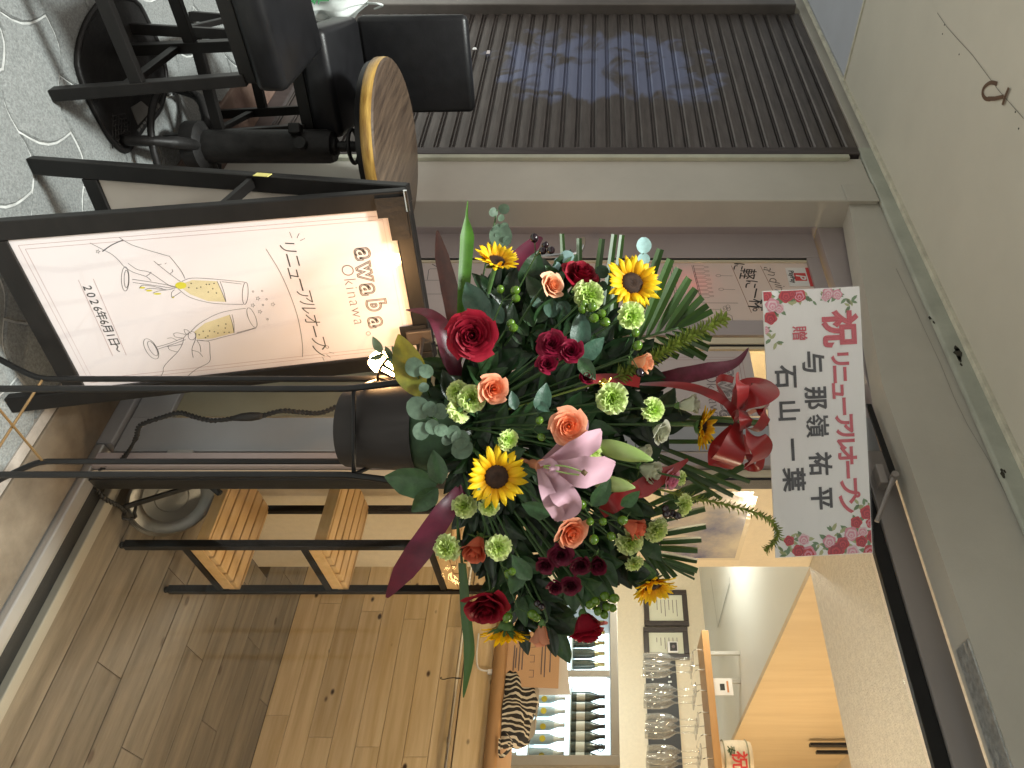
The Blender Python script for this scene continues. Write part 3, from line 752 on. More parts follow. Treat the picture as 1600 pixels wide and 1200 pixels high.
mk('acrylic_sheet', g_obox(B(bw + .001, hb + .001, -0.0055), wv * (BW - 2 * bw - .002), up_b * (BH - 0.04 - hb - .002), nrm * 0.002), glassmat('acrylic', (1, 1, 1), 0.05, 0.06), sb)
PD = -0.0078
sN = BW - 2 * bw
# corner clips
for (s0, h0, sw, shh) in [(0.012, BH - 0.075, 0.11, 0.068), (BW - 0.135, BH - 0.075, 0.06, 0.068)]:
    mk('corner_clip', g_prism([B(s0, h0 + shh, .0015), B(s0 + sw, h0 + shh, .0015), B(s0 + sw, h0 + shh - .045, .0015), B(s0 + .05 if s0 < .1 else s0, h0 + shh - .045, .0015), B(s0 + .05 if s0 < .1 else s0, h0, .0015), B(s0, h0, .0015)] if s0 < .1 else
       [B(s0, h0, .0015), B(s0 + sw, h0, .0015), B(s0 + sw, h0 + shh, .0015), B(s0, h0 + shh, .0015)], nrm * 0.004), MT['iron'], sb)
# rear frame with its own panel
RL = XZ(-0.595, 1.897)
rdir = (RL - FL); rdir -= wv * rdir.dot(wv)
RLF = FL + rdir; TB = B(0, BH, -T - .002); upr = (TB - RLF).normalized(); RHh = (TB - RLF).length
nr = wv.cross(upr).normalized()
if nr.dot(nrm) < 0: nr = -nr
def BR(s, h, d=0.0): return RLF + wv * s + upr * h + nr * d
mk('rear_frame', g_obox(BR(0, 0, -T), wv * bw, upr * RHh, nr * T), MT['darkwood'], sb, bevel=0.003)
mk('frame_bar', g_obox(BR(BW - bw, 0, -T), wv * bw, upr * RHh, nr * T), MT['darkwood'], sb, bevel=0.003)
mk('frame_bar', g_obox(BR(bw + .0005, hb - bw, -T), wv * (BW - 2 * bw - .001), upr * bw, nr * T), MT['darkwood'], sb, bevel=0.003)
mk('frame_bar', g_obox(BR(bw + .0005, RHh - .04, -T), wv * (BW - 2 * bw - .001), upr * .038, nr * T), MT['darkwood'], sb, bevel=0.003)
mk('rear_panel', g_obox(BR(bw + .001, hb + .001, -.016), wv * (sN - .002), upr * (RHh - .04 - hb - .002), nr * .008), mat('board_back', (0.55, 0.50, 0.44), 0.7, var=0.05), sb)
mk('spreader', g_bar(B(.02, .64, -T), BR(.02, .64, 0), .012, .025, wv), MT['darkwood'], sb)
mk('hinge', g_tube([B(-.002, BH - .002, .003), B(.05, BH - .002, .003)], .005, 8), MT['chrome'], sb)
tpz = BR(0.0, .655, -.012); mk('tape_scrap', g_obox(tpz - wv * .0025 , upr * .04, nr * .02, wv * .0015), mat('yellow_tape', (0.62, 0.56, 0.18), 0.5), sb)
# print on the poster
def zq(ox, oy, k=4.0): return lambda x, y: Bp(ox + x / k, oy + y / k, PD)
Z5 = zq(0, 300); Z6 = zq(400, 300)
gi = g_new()
def dl(z, pts, w=0.0011, smooth=True, g=None):
    q = [z(*p) for p in pts]
    if smooth and len(q) > 2: q = bez(q, 4)
    g_ribbon(q, w, nrm, gi if g is None else g, lift=0.0002)
def ell(z, cx, cy, rx, ry, tilt=0, w=0.0011, a0=0, a1=360, g=None):
    pts = []
    for k in range(25):
        a = R_(a0 + (a1 - a0) * k / 24); x = rx * math.cos(a); y = ry * math.sin(a); c_, s_ = math.cos(R_(tilt)), math.sin(R_(tilt))
        pts.append((cx + x * c_ - y * s_, cy + x * s_ + y * c_))
    dl(z, pts, w, False, g)
H1 = [[(745, 282), (775, 303), (850, 340), (1040, 397), (1062, 405), (1130, 490), (1157, 542)],
      [(562, 318), (640, 358), (700, 390), (745, 430), (775, 465), (830, 500), (905, 525), (930, 540), (945, 555)],
      [(962, 432), (1040, 495), (1100, 540), (1130, 560)], [(800, 445), (860, 485), (930, 500), (1000, 545), (1060, 585), (1105, 600)],
      [(825, 545), (960, 565), (1100, 592)], [(830, 565), (960, 583), (1095, 604)],
      [(1135, 560), (1200, 538), (1350, 545), (1530, 563)], [(1110, 600), (1180, 655), (1300, 690), (1400, 700), (1520, 702)],
      [(870, 602), (885, 585), (905, 583), (960, 590), (1020, 606)], [(905, 613), (935, 602), (990, 606), (1040, 610)], [(955, 632), (985, 620), (1040, 612), (1080, 606)],
      [(1075, 660), (1072, 630), (1090, 610)], [(1075, 660), (1100, 645), (1130, 625)], [(1357, 557), (1385, 620), (1412, 687)], [(1375, 557), (1400, 625), (1412, 687)],
      [(1385, 560), (1510, 575)], [(915, 525), (935, 512), (945, 500)], [(1065, 510), (1080, 495), (1075, 483)], [(985, 455), (1010, 450)], [(1030, 450), (1040, 443)],
      [(985, 1180), (1018, 1130), (1023, 1095), (1060, 1050), (1110, 1000), (1140, 950), (1150, 910), (1180, 880), (1200, 870)],
      [(1150, 1185), (1175, 1150), (1230, 1105), (1308, 1062), (1312, 1000), (1308, 940), (1280, 930), (1230, 925)],
      [(1225, 880), (1222, 920), (1200, 980), (1208, 1035)], [(1230, 925), (1250, 960), (1255, 1000)], [(1200, 990), (1240, 1000), (1268, 1030)],
      [(1195, 870), (1250, 820), (1350, 765), (1440, 740), (1535, 727)], [(1230, 925), (1300, 930), (1400, 905), (1500, 880), (1600, 850)],
      [(975, 970), (1060, 945), (1150, 910)], [(985, 982), (1070, 955), (1160, 922)], [(1150, 860), (1170, 862), (1195, 885)], [(1150, 860), (1160, 885), (1180, 890)],
      [(1085, 885), (1110, 880), (1165, 892)], [(1085, 885), (1095, 905), (1140, 912)], [(1045, 915), (1075, 912), (1110, 930)], [(1045, 965), (1090, 960), (1140, 950)],
      [(1435, 767), (1452, 820), (1463, 880)], [(1450, 765), (1462, 820), (1463, 880)], [(1480, 880), (1590, 850)], [(1050, 960), (1060, 985), (1110, 1000)]]
for h in H1: dl(Z5, h)
for e in [(783, 543, 24, 76, 0), (790, 543, 14, 55, 0), (1533, 633, 18, 70, 3), (945, 980, 34, 72, -32), (955, 978, 20, 52, -32), (1575, 785, 22, 66, -22)]: ell(Z5, *e)
ell(Z5, 1200, 898, 24, 26, 0)
dl(Z5, [(770, 300), (700, 330), (640, 372)], 0.0022)
for cx_, cy_ in [(612, 372), (1580, 708), (1612, 665), (1625, 748), (1706, 702)]:
    dl(Z5, [(cx_ + math.cos(R_(a)) * (14 if k % 2 == 0 else 6), cy_ + math.sin(R_(a)) * (14 if k % 2 == 0 else 6)) for k, a in enumerate(range(0, 361, 36))], .0009, False)
for cx_, cy_ in [(1582, 622), (1638, 618), (1644, 706), (1666, 670), (1672, 795)]: ell(Z5, cx_, cy_, 5, 5, 0, .0009)
for (x, y) in [(1195, 571), (1180, 597), (1230, 601), (1255, 594), (1290, 577), (1308, 577), (1338, 571), (1330, 604), (1302, 625), (1353, 631),
               (1270, 870), (1245, 892), (1310, 868), (1340, 873), (1365, 835), (1412, 825), (1408, 850), (1402, 877), (1432, 877), (1300, 900), (1285, 910), (1362, 882)]:
    ell(Z5, x, y, 2.5, 2.5, 0, .0014)
for l in [[(62, 355), (150, 500), (220, 660), (265, 800), (290, 950), (290, 1030)], [(210, 250), (225, 288)], [(270, 258), (256, 288)], [(306, 290), (276, 304)],
          [(455, 1000), (487, 1008)], [(440, 1015), (466, 1035)], [(416, 1032), (426, 1054)]]: dl(Z6, l, .0012)
mk('line_drawing', gi, MT['ink'], po)
gw = g_new()
g_prism([Z5(*p) + nrm * -.0001 for p in [(1145, 572), (1200, 550), (1357, 557), (1385, 620), (1412, 687), (1300, 682), (1190, 640), (1140, 603)]], nrm * .0001, gw)
g_prism([Z5(*p) + nrm * -.0001 for p in [(1215, 872), (1280, 820), (1435, 767), (1452, 820), (1463, 880), (1330, 915), (1232, 920)]], nrm * .0001, gw)
mk('champagne_fill', gw, MT['wine'], po)
gn = g_new()
for cx_, cy_, rx, ry in [(1130, 584, 36, 22), (890, 598, 18, 6), (932, 616, 20, 6), (984, 636, 24, 6), (1082, 658, 8, 5)]:
    g_prism([Z5(cx_ + rx * math.cos(R_(a)), cy_ + ry * math.sin(R_(a))) + nrm * .0001 for a in range(0, 360, 30)], nrm * .0001, gn)
mk('nail_fill', gn, MT['nail'], po)
gp = g_new()
for d_ in (0.016, 0.026):
    s0, s1, h0, h1 = bw + d_, BW - bw - d_, hb + d_, BH - .04 - d_
    g_ribbon([B(s0, h0, PD), B(s1, h0, PD), B(s1, h1, PD), B(s0, h1, PD), B(s0, h0, PD)], .0010, nrm, gp, lift=.0001)
dl(Z5, [(490, 550), (705, 1025)], .0009, False, gp); dl(Z5, [(583, 543), (790, 1020)], .0009, False, gp)
mk('border_lines', gp, MT['inkpink'], po)
gt = g_new()
d0, d1_ = Z5(545, 600), Z5(728, 975)
xd = (d1_ - d0).normalized()
xd = wv
dd = '2026年6月1日～'
for i, ch in enumerate(dd):
    g_add(gt, *textgeo(ch, 0.026, d0.lerp(d1_, i / (len(dd) - 1)), wv, up_b, .0003, zoff=.0002))
for ch, x, y in [('リ', 190, 340), ('ニ', 225, 425), ('ュ', 238, 505), ('ー', 272, 575), ('ア', 298, 645), ('ル', 318, 715), ('オ', 342, 798), ('ー', 357, 868), ('プ', 388, 932), ('ン', 392, 985)]:
    g_add(gt, *textgeo(ch, 0.044, Z6(x, y), wv, up_b, -.0003, shear=.15, zoff=.0002))
mk('opening_text', gt, MT['ink'], po)
gt = g_new()
for ch, x, y in [('a', 678, 385), ('w', 690, 497), ('a', 708, 607), ('b', 748, 706), ('a', 757, 812)]:
    g_add(gt, *textgeo(ch, 0.062, Z6(x, y), wv, up_b, .0012, outline=.0010, zoff=.0004))
    g_add(gt, *textgeo(ch, 0.062, Z6(x, y), wv, up_b, .0046, outline=.0010, zoff=.0004))
g_add(gt, *textgeo('.', 0.06, Z6(738, 880), wv, up_b, .002, outline=.0006, zoff=.0004))
mk('shop_name_text', gt, MT['ink'], po)
mk('place_text', textgeo('Okinawa', 0.043, Z6(605, 645), wv, up_b, -.0006, zoff=.0002, space=1.18), MT['inkgrey'], po)

# ------------------------------------------------------------------ clip lamp on the board
LB = Bp(607, 574, 0.27)
cl = thing('clip_lamp', LB, 'lit clip lamp with a slotted shade at the top corner of the sandwich board', 'lamp')
axd = (P(560, 560, 1.8) - P(640, 590, 1.8)).normalized()      # shade opens down and towards the poster
axd = (axd * 0.9 - nrm * 0.44).normalized()
Mq = axd.to_track_quat('Z', 'Y').to_matrix().to_4x4()
LM = Matrix.Translation(LB) @ Mq
warm = (1.0, 0.66, 0.32)
mk('bulb', g_lathe([(0, -.045), (.011, -.043), (.013, -.02), (.022, .008), (.0265, .024), (.022, .042), (.01, .051), (0, .053)], 18, LM), mat('bulb_glow', (1, .9, .7), .3, emit=(1.0, .55, .23), estr=112), cl, smooth=True)
gsh = g_new(); nS = 14
for k in range(nS):
    a0, a1 = 2 * math.pi * k / nS, 2 * math.pi * (k + .42) / nS
    for (r0, z0, r1, z1) in [(.027, -.045, .041, -.012)]:
        g_add(gsh, [LM @ Vector((r0 * math.cos(a), r0 * math.sin(a), z0)) for a in (a0, a1)] + [LM @ Vector((r1 * math.cos(a), r1 * math.sin(a), z1)) for a in (a1, a0)], [(0, 1, 2, 3)])
shm = mat('lamp_shade_black', (0.05, 0.035, 0.025), .5)
sd = mk('shade', gsh, shm, cl)
sd.modifiers.new('thick', 'SOLIDIFY').thickness = 0.002
mk('shade_rim', g_tube([LM @ Vector((.0425 * math.cos(a), .0425 * math.sin(a), -.010)) for a in [k * math.pi / 16 for k in range(33)]], .0035, 6, cap=False), shm, cl, smooth=True)
mk('shade_collar', g_lathe([(.0, -.05), (.017, -.05), (.02, -.047), (.029, -.042)], 18, LM), shm, cl, smooth=2)
tail = LM @ Vector((0, 0, -.05))
clipp = B(BW - .105, BH - .02, .012)
mk('arm', g_tube(bez([tail, tail - axd * .03 + nrm * .01, clipp + nrm * .03, clipp], 6), .005, 8), shm, cl, smooth=True)
mk('clip', g_obox(B(BW - .125, BH - .06, .006), wv * .04, up_b * .066, nrm * .014), shm, cl, bevel=.003)
# cord of the lamp
def twist(pts, r, g=None):
    c_ = bez(pts, 10); g = g or g_new(); fr_ = frames(c_); s = 0; q = [[], []]
    for i, (p, t_, a, b) in enumerate(fr_):
        if i: s += (p - fr_[i - 1][0]).length
        for k in range(2):
            an = s / .012 * math.pi + k * math.pi; q[k].append(p + (a * math.cos(an) + b * math.sin(an)) * r * .9)
    for k in range(2): g_tube(q[k], r, 5, g)
    return g
cordp = [tail, P(560, 612, 1.9), P(530, 633, 1.93), P(500, 645, 1.94), P(470, 644, 1.95), P(440, 642, 1.95), P(412, 649, 1.96)]
cordq = [P(362, 654, 1.96), P(330, 657, 1.97), P(300, 650, 1.98), P(280, 645, 1.99), P(250, 653, 2.0), P(219, 665, 2.02), P(212, 685, 2.05), P(192, 716, 2.1), P(165, 728, 2.11), P(152, 745, 2.12), P(153, 765, 2.14), P(165, 780, 2.16), P(185, 790, 2.2), P(197, 800, 2.25)]
cd = thing('lamp_cord', P(387, 651, 1.96), 'black twisted lamp cord with an inline switch running down to the floor', 'cord')
mk('cord', twist(cordp, .0042), MT['rubber'], cd, smooth=True)
mk('cord', twist(cordq, .0042), MT['rubber'], cd, smooth=True)
mk('inline_switch', g_tube([P(414, 649, 1.96), P(405, 650, 1.96), P(392, 651, 1.96), P(378, 652, 1.96), P(361, 654, 1.96)], [.005, .010, .0125, .011, .006], 10), MT['rubber'], cd, smooth=True)
mk('cord_clip', g_obox(P(217, 663, 2.02), RT * .008, UP * .008, FW * .006), MT['white'], cd)
# ------------------------------------------------------------------ posters and sticker on the doors
def Dp(px, py, off=0.0): return onY(px, py, YD + 0.0155 - off)
DX, DZ, DN = Vector((1, 0, 0)), Vector((0, 0, 1)), Vector((0, -1, 0))
glow = mat('thin_poster', (0.74, 0.66, 0.64), 0.5, transl=0.3, var=0.02)
x0d, x1d = U2X(404, YD + .015), U2X(501, YD + .015)
zt = onY(1312, 420, YD).z - .01
dp = mk('bar_poster', g_box((x0d + .012, YD + 0.0155, 0.30), (x1d - .002, YD + 0.0158, onY(1285, 450, YD).z)), glow, label='white poster with a line-drawn bar scene on the lever-handle door', cat='poster')
def dpoly(g, pts, w=.0016, sm=False):
    q = [Dp(x, y, .0004) for x, y in pts]
    g_ribbon(bez(q, 4) if sm else q, w, DN, g)
g = g_new()
z4 = lambda x, y: (1000 + x * .175, 340 + y * .175)
for k in range(8):
    x, y = 480 + k * 6 + (k // 3) * 3, 430 + k * 37
    dpoly(g, [z4(*p) for p in [(x, y), (x + 85, y), (x + 95, y + 7), (x + 130, y + 7), (x + 130, y + 17), (x + 95, y + 17), (x + 85, y + 26), (x, y + 26), (x, y)]], .0013)
dpoly(g, [z4(462, 425), z4(540, 720)]); dpoly(g, [z4(475, 425), z4(552, 720)])
for (x, y) in [(700, 518), (725, 640)]:
    dpoly(g, [z4(x + 22 * math.cos(R_(a)), y + 11 * math.sin(R_(a))) for a in range(0, 361, 30)], .0013); dpoly(g, [z4(x + 22, y), z4(x + 125, y + 3)], .0013)
dpoly(g, [z4(380, 760), z4(875, 763)]); dpoly(g, [z4(640, 818), z4(705, 820), z4(820, 878), z4(828, 918)])
dpoly(g, [z4(270, 430), z4(345, 900)]); dpoly(g, [z4(290, 430), z4(365, 900)])
for (x, y) in [(760, 805), (785, 795), (790, 815), (765, 820)]:
    dpoly(g, [z4(x + 18 * math.cos(R_(a)), y + 16 * math.sin(R_(a))) for a in range(0, 361, 30)], .0012)
q6 = lambda x, y: (600 + x * .1875, 300 + y * .1875)
dpoly(g, [q6(*p) for p in [(362, 730), (372, 650), (385, 640), (480, 640)]], .0018); dpoly(g, [q6(*p) for p in [(340, 850), (500, 850)]]); dpoly(g, [q6(*p) for p in [(400, 600), (470, 640)]], .003); dpoly(g, [q6(*p) for p in [(340, 735), (480, 735)]])
mk('line_drawing', g, MT['ink'], dp)
g = g_new()
dpoly(g, [z4(815, 428), z4(995, 850)], .002); dpoly(g, [z4(1075, 430), z4(1185, 650)], .002)
mk('brown_rule', g, mat('brown_ink', (0.30, 0.15, 0.09), .6), dp)
g = g_new()
for ch, x, y, s in [('に', 875, 434, .05), ('軽', 952, 500, .066), ('に', 985, 592, .055), ('一', 1020, 672, .058), ('杯', 1030, 775, .066), ('。', 1050, 850, .055)]:
    g_add(g, *textgeo(ch, s, Dp(*z4(x, y), .0005), DX + DZ * -.28, DZ, .0004, shear=.1))
for ch, x, y in [('a', 1148, 455), ('n', 1185, 495), ('d', 1200, 555), ('i', 1245, 598), ('n', 1250, 630)]:
    g_add(g, *textgeo(ch, .062, Dp(*z4(x, y), .0005), DX + DZ * -.3, DZ, -.001, shear=.3))
mk('handwriting', g, MT['ink'], dp)
# payment sticker
st = thing('payment_sticker', Dp(1250, 433), 'white and red payment sticker at the top of the door glass', 'sticker')
c0, c1 = Dp(*z4(1312, 620), .001), Dp(*z4(1540, 448), .001)
xs0, xs1 = Dp(*z4(1400, 450)).x, Dp(*z4(1400, 615)).x; zs0, zs1, zs2 = Dp(*z4(1315, 530)).z, Dp(*z4(1495, 530)).z, Dp(*z4(1535, 530)).z
mk('sheet', g_box((xs0, YD + .0140, zs0), (xs1, YD + .0150, zs1)), MT['white'], st)
mk('red_strip', g_box((xs0, YD + .0140, zs1 + .0003), (xs1, YD + .0150, zs2)), MT['redpay'], st)
cc = Dp(*z4(1432, 530), .0016); hw_ = .022
mk('logo_square', g_box((cc.x - hw_, YD + .0135, cc.z - hw_), (cc.x + hw_, YD + .0139, cc.z + hw_)), MT['redpay'], st)
mk('logo_letter', textgeo('P', .05, Vector((cc.x, YD + .0134, cc.z)), DX, DZ, .001, shear=.2), MT['white'], st)
mk('wordmark', textgeo('PayPay', .026, Vector(((xs0 + xs1) / 2, YD + .0139, Dp(*z4(1358, 530)).z)), DX, DZ, .0006), MT['ink'], st)
# second poster, second leaf
x0e, x1e = U2X(548, YD + .015), U2X(650, YD + .015)
dq = mk('name_poster', g_box((x0e, YD + 0.0155, onY(700, 590, YD).z), (x1e, YD + 0.0158, onY(1183, 600, YD).z)), mat('grey_pink_sheet', (0.62, 0.56, 0.56), .5, transl=.2), label='pale poster with the shop name behind the red bow', cat='poster')
g = g_new()
b8 = lambda x, y: (1100 + x / 6, 540 + y / 6)
for ch, x, y in [('a', 225, 255), ('w', 215, 350), ('a', 225, 470), ('b', 250, 570), ('a', 240, 655)]:
    g_add(g, *textgeo(ch, .085, Dp(*b8(x, y), .0004), DX, DZ, .001, outline=.001))
    g_add(g, *textgeo(ch, .085, Dp(*b8(x, y), .0004), DX, DZ, .005, outline=.001))
g_add(g, *textgeo('Okinawa', .055, Dp(*b8(85, 470), .0004), DX, DZ, -.001))
mk('shop_name_text', g, MT['inkgrey'], dq)
g = g_new()
zz0, zz1 = dq.location.z + .03, onY(1183, 600, YD).z - .03
for d_ in (0, .012): g_ribbon([(x0e + .03 + d_, YD + .0153, zz1 - d_), (x1e, YD + .0153, zz1 - d_)], .0015, DN, g); g_ribbon([(x0e + .03 + d_, YD + .0153, zz0), (x0e + .03 + d_, YD + .0153, zz1 - d_)], .0015, DN, g)
mk('border_lines', g, MT['inkpink'], dq)
# red neon sign inside the door
nm_ = mat('neon_red', (1, .1, .08), .4, emit=(1.0, .07, .05), estr=9)
YN = YD + .06
ne = thing('neon_sign', onY(1080, 450, YN), 'red neon sign of outlined strokes behind the door glass', 'neon sign')
nz = lambda x, y: onY(1000 + x * .175, 340 + y * .175, YN)
for pts in [[(310, 580), (310, 690), (560, 680), (555, 575), (310, 580)], [(345, 690), (345, 720), (530, 700)], [(380, 640), (540, 632)], [(455, 700), (520, 680), (580, 690), (575, 740)], [(470, 690), (500, 725)], [(345, 985), (372, 930), (385, 975)]]:
    mk('tube', g_tube([nz(*p) for p in pts], .0045, 6), nm_, ne, smooth=True)
mk('backing', g_box((nz(300, 400).x - .02, YN + .012, nz(290, 600).z), (nz(300, 1000).x, YN + .016, nz(600, 600).z)), glassmat('acrylic_back', (.95, .9, .9), .05), ne)

mk('added_sheet', g_box((x0e - .03, YD + 0.0152, .172), (x1e + .002, YD + 0.0157, onY(700, 590, YD).z - .004)), mat('olive_sheet', (0.36, 0.34, 0.24), .35, transl=.4, var=.06), d2)  # sheet added over the lower pane for its olive-beige tone
# vestibule behind the doors
mk('wall_vestibule_left', g_box((-2.50, YF + .13, 0), (-2.40, YT - .1, HC + .002)), MT['wallin'], kind='structure')
mk('vestibule_ceiling', g_box((-2.40, YF + .11, HC + .003), (XWL - .1215, YT - .1, HC + .1)), MT['wallin'], kind='structure')
mk('vestibule_floor', g_box((-2.40, YF + .13, -.04), (XWL - .1215, YT - .1, .004)), MT['wallin'], kind='structure')

# ------------------------------------------------------------------ ladder shelf with slats
rk = thing('ladder_shelf', (-1.29, 2.2, 0), 'black metal ladder shelf with orange wood slat boards', 'shelf')
PX0, PX1, PY0, PY1 = -1.135, -1.455, 2.045, 2.355
for X, Y in [(PX0, PY0), (PX0, PY1), (PX1, PY0), (PX1, PY1)]:
    mk('post', g_box((X - .0125, Y - .0125, .012), (X + .0125, Y + .0125, 1.42)), MT['black'], rk, bevel=.002)
    mk('foot', g_lathe([(0, 0), (.011, 0), (.011, .006), (.006, .0115), (0, .0115)], 12, Matrix.Translation((X, Y, .0003))), MT['rubber'], rk)
slat_me = mesh_of('slat', g_box((-.165, -.0235, -.008), (.165, .0235, .008)), bevel=.002); slat_me.materials.append(MT['shelfwood'])
lip_me = mesh_of('board_rim', g_box((-.165, -.006, -.019), (.165, .006, .019)), bevel=.002); lip_me.materials.append(MT['shelfwood'])
end_me = mesh_of('board_rim_end', g_box((-.006, -.141, -.019), (.006, .141, .019)), bevel=.002); end_me.materials.append(MT['shelfwood'])
for z in (.245, .618, 1.013):
    base = Vector(((PX0 + PX1) / 2, (PY0 + PY1) / 2, z)) - rk.location
    for k in range(5):
        inst('slat', slat_me, rk, Matrix.Translation(base + Vector((0, -.112 + k * .056, .011))))
    for s in (-1, 1):
        inst('board_rim', lip_me, rk, Matrix.Translation(base + Vector((0, s * .1465, 0))))
        inst('board_rim', end_me, rk, Matrix.Translation(base + Vector((s * .159, 0, -.0185))))
    for X in (PX0, PX1):
        mk('rung', g_box((X - .009, PY0 + .0128, z - .058), (X + .009, PY1 - .0128, z - .039)), MT['black'], rk)
# stack of round pans on the floor
pn = thing('pan_stack', (-1.40, 1.97, 0), 'stack of round steel pans on the floor below the ladder shelf', 'pans')
steel = mat('steel', (0.20, 0.195, 0.18), .42, metal=.8, var=.15)
pc = onH(250, 778, 0.05); pc.z = 0
pnn = (-FW * .72 + UP * .62 + RT * .22).normalized(); til = pnn.to_track_quat('Z', 'Y').to_matrix().to_4x4(); pc = P(268, 776, 2.34)
for k in range(4):
    M_ = Matrix.Translation(pc - pnn * (.024 * (3 - k)) + RT * .012 * (3 - k)) @ til
    mk('pan', g_lathe([(0, 0), (.085, .0), (.098, .012), (.118, .015), (.121, .018), (.118, .020), (.096, .017), (.083, .005), (.05, .006), (.047, .009), (0, .009)], 32, M_), steel, pn, smooth=2)
mk('pan_handle', g_bar(P(195, 792, 2.2), P(318, 754, 2.32), .016, .012), MT['black'], pn, bevel=.003)
mk('handle_end', g_bar(P(318, 750, 2.32), P(345, 772, 2.32), .02, .016), MT['black'], pn, bevel=.004)
mk('cable_coil', g_tube([P(202, 800, 2.25) + RT * .022 * math.cos(a) + UP * .022 * math.sin(a) + FW * .01 * math.sin(3 * a) for a in [k * .4 for k in range(32)]], .0045, 6), MT['rubber'], cd, smooth=True)

# poster on the inner left wall
ip = thing('wall_poster', onX(1140, 820, XWL), 'glossy landscape poster in clear film on the inner wall', 'poster')
def Wp(px, py): return onX(px, py, XWL + .0015)
yw0, yw1 = Wp(1130, 768).y, Wp(1130, 872).y; zw0, zw1 = 1.5 + (1040 - 937) / FOC * 2.7, 1.5 + (1178 - 937) / FOC * 2.75
mk('film', g_box((XWL + .0005, yw0 + .03, zw0 - .03), (XWL + .0012, yw1 + .02, zw1 + .02)), mat('clear_film', (0.68, 0.60, 0.46), .12, spec=.8, bump=.25, bscale=18), ip)
lm = mat('landscape_print', (0.035, 0.07, 0.22), .15, col2=(0.62, 0.56, 0.44), vscale=4, coord='World', spec=.8, bump=.12, bscale=14)
mk('print', g_box((XWL + .0013, yw0, zw0), (XWL + .002, yw1, zw1)), lm, ip)

# ------------------------------------------------------------------ behind the bar
YFR = 4.9
fx0, fx1 = onY(900, 938, YFR).x, onY(900, 1196, YFR).x; fz1 = 1.625
fg = thing('showcase_fridge', ((fx0 + fx1) / 2, YFR + .25, 0), 'grey glass-door showcase fridge full of bottles behind the bar', 'fridge')
gm_ = mat('fridge_grey', (0.36, 0.34, 0.31), .4, metal=.3, var=.04)
mk('cabinet_side', g_box((fx0, YFR, 0), (fx0 + .035, YFR + .55, fz1)), gm_, fg, bevel=.004)
mk('cabinet_side', g_box((fx1 - .06, YFR, 0), (fx1, YFR + .55, fz1)), gm_, fg, bevel=.004)
mk('cabinet_top', g_box((fx0 + .0355, YFR, fz1 - .055), (fx1 - .0605, YFR + .55, fz1 - .001)), gm_, fg, bevel=.004)
mk('cabinet_base', g_box((fx0 + .0355, YFR, 0), (fx1 - .0605, YFR + .55, .35)), gm_, fg, bevel=.004)
mk('liner', g_box((fx0 + .0355, YFR + .50, .351), (fx1 - .0605, YFR + .54, fz1 - .056)), mat('fridge_liner_glow', (0.8, 0.86, 0.9), .4, emit=(0.75, 0.9, 1.0), estr=2.0), fg)  # liner panel made to glow, standing in for the light inside the fridge
xm = onY(900, 1052, YFR).x
mk('mullion', g_box((xm - .022, YFR + .001, .352), (xm + .022, YFR + .03, fz1 - .0565)), gm_, fg, bevel=.003)
mk('light_tube', g_box((xm + .028, YFR + .035, .9), (xm + .052, YFR + .05, fz1 - .08)), mat('tube_light', (1, 1, 1), .4, emit=(0.85, 0.97, 1.0), estr=7), fg)
shz = [1.40 - .05, 1.06 - .02]
shz = [onY(893, 1100, YFR + .1).z, onY(845, 1100, YFR + .1).z - .06, onY(800, 1100, YFR).z - .18]
for z in shz:
    mk('shelf', g_box((fx0 + .036, YFR + .06, z - .008), (fx1 - .061, YFR + .49, z)), mat('fridge_shelf', (0.62, 0.70, 0.74), .35) if 'fridge_shelf' not in bpy.data.materials else bpy.data.materials['fridge_shelf'], fg)
for a, b in [(fx0 + .036, xm - .0225), (xm + .0225, fx1 - .061)]:
    mk('door_pane', g_box((a, YFR + .012, .356), (b, YFR + .016, fz1 - .057)), MT['glass'], fg)
ebm = Matrix.Translation((fx1 - .10, YFR - .002, fz1 - .12)) @ Matrix.Rotation(R_(90), 4, 'X')
mk('emblem', g_lathe([(.018, 0), (.024, .002), (.018, .004)], 20, ebm), MT['ink'], fg)
# bottles
bprof = [(0, 0), (.042, 0), (.044, .006), (.044, .15), (.040, .175), (.022, .225), (.0155, .25)]
fprof = [(.0158, .2505), (.0165, .26), (.0155, .285), (.018, .287), (.018, .298), (.0, .30)]
fp2 = [(.030, .2055), (.0225, .226), (.0162, .2505), (.0165, .26), (.0155, .285), (.018, .287), (.018, .298), (.0, .30)]
dkg = mat('dark_bottle_glass', (0.06, 0.08, 0.075), .15, spec=.7); clr = mat('pale_bottle', (0.55, 0.66, 0.70), .15, transl=.3)
goldf = mat('gold_foil', (0.55, 0.47, 0.22), .3, metal=.7); blk = mat('black_foil', (0.03, 0.03, 0.035), .35); silv = mat('silver_label', (0.62, 0.62, 0.60), .35, metal=.3); yell = mat('yellow_label', (0.75, 0.62, 0.06), .5); whl = mat('white_label', (0.72, 0.74, 0.72), .5)
meB = mesh_of('glass_body', g_lathe(bprof, 14), smooth=2); meB.materials.append(dkg)
meF = mesh_of('foil', g_lathe(fp2, 14), smooth=2); meF.materials.append(goldf)
meL = mesh_of('label', g_grid(lambda u, v: Vector((.0448 * math.sin(2.2 * (u - .5)), -.0448 * math.cos(2.2 * (u - .5)), .045 + .075 * v)), 8, 1)); meL.materials.append(silv)
meR = mesh_of('round_label', g_lathe([(.0, .0), (.026, 0)], 14, Matrix.Translation((0, -.0455, .11)) @ Matrix.Rotation(R_(90), 4, 'X'))); meR.materials.append(yell)
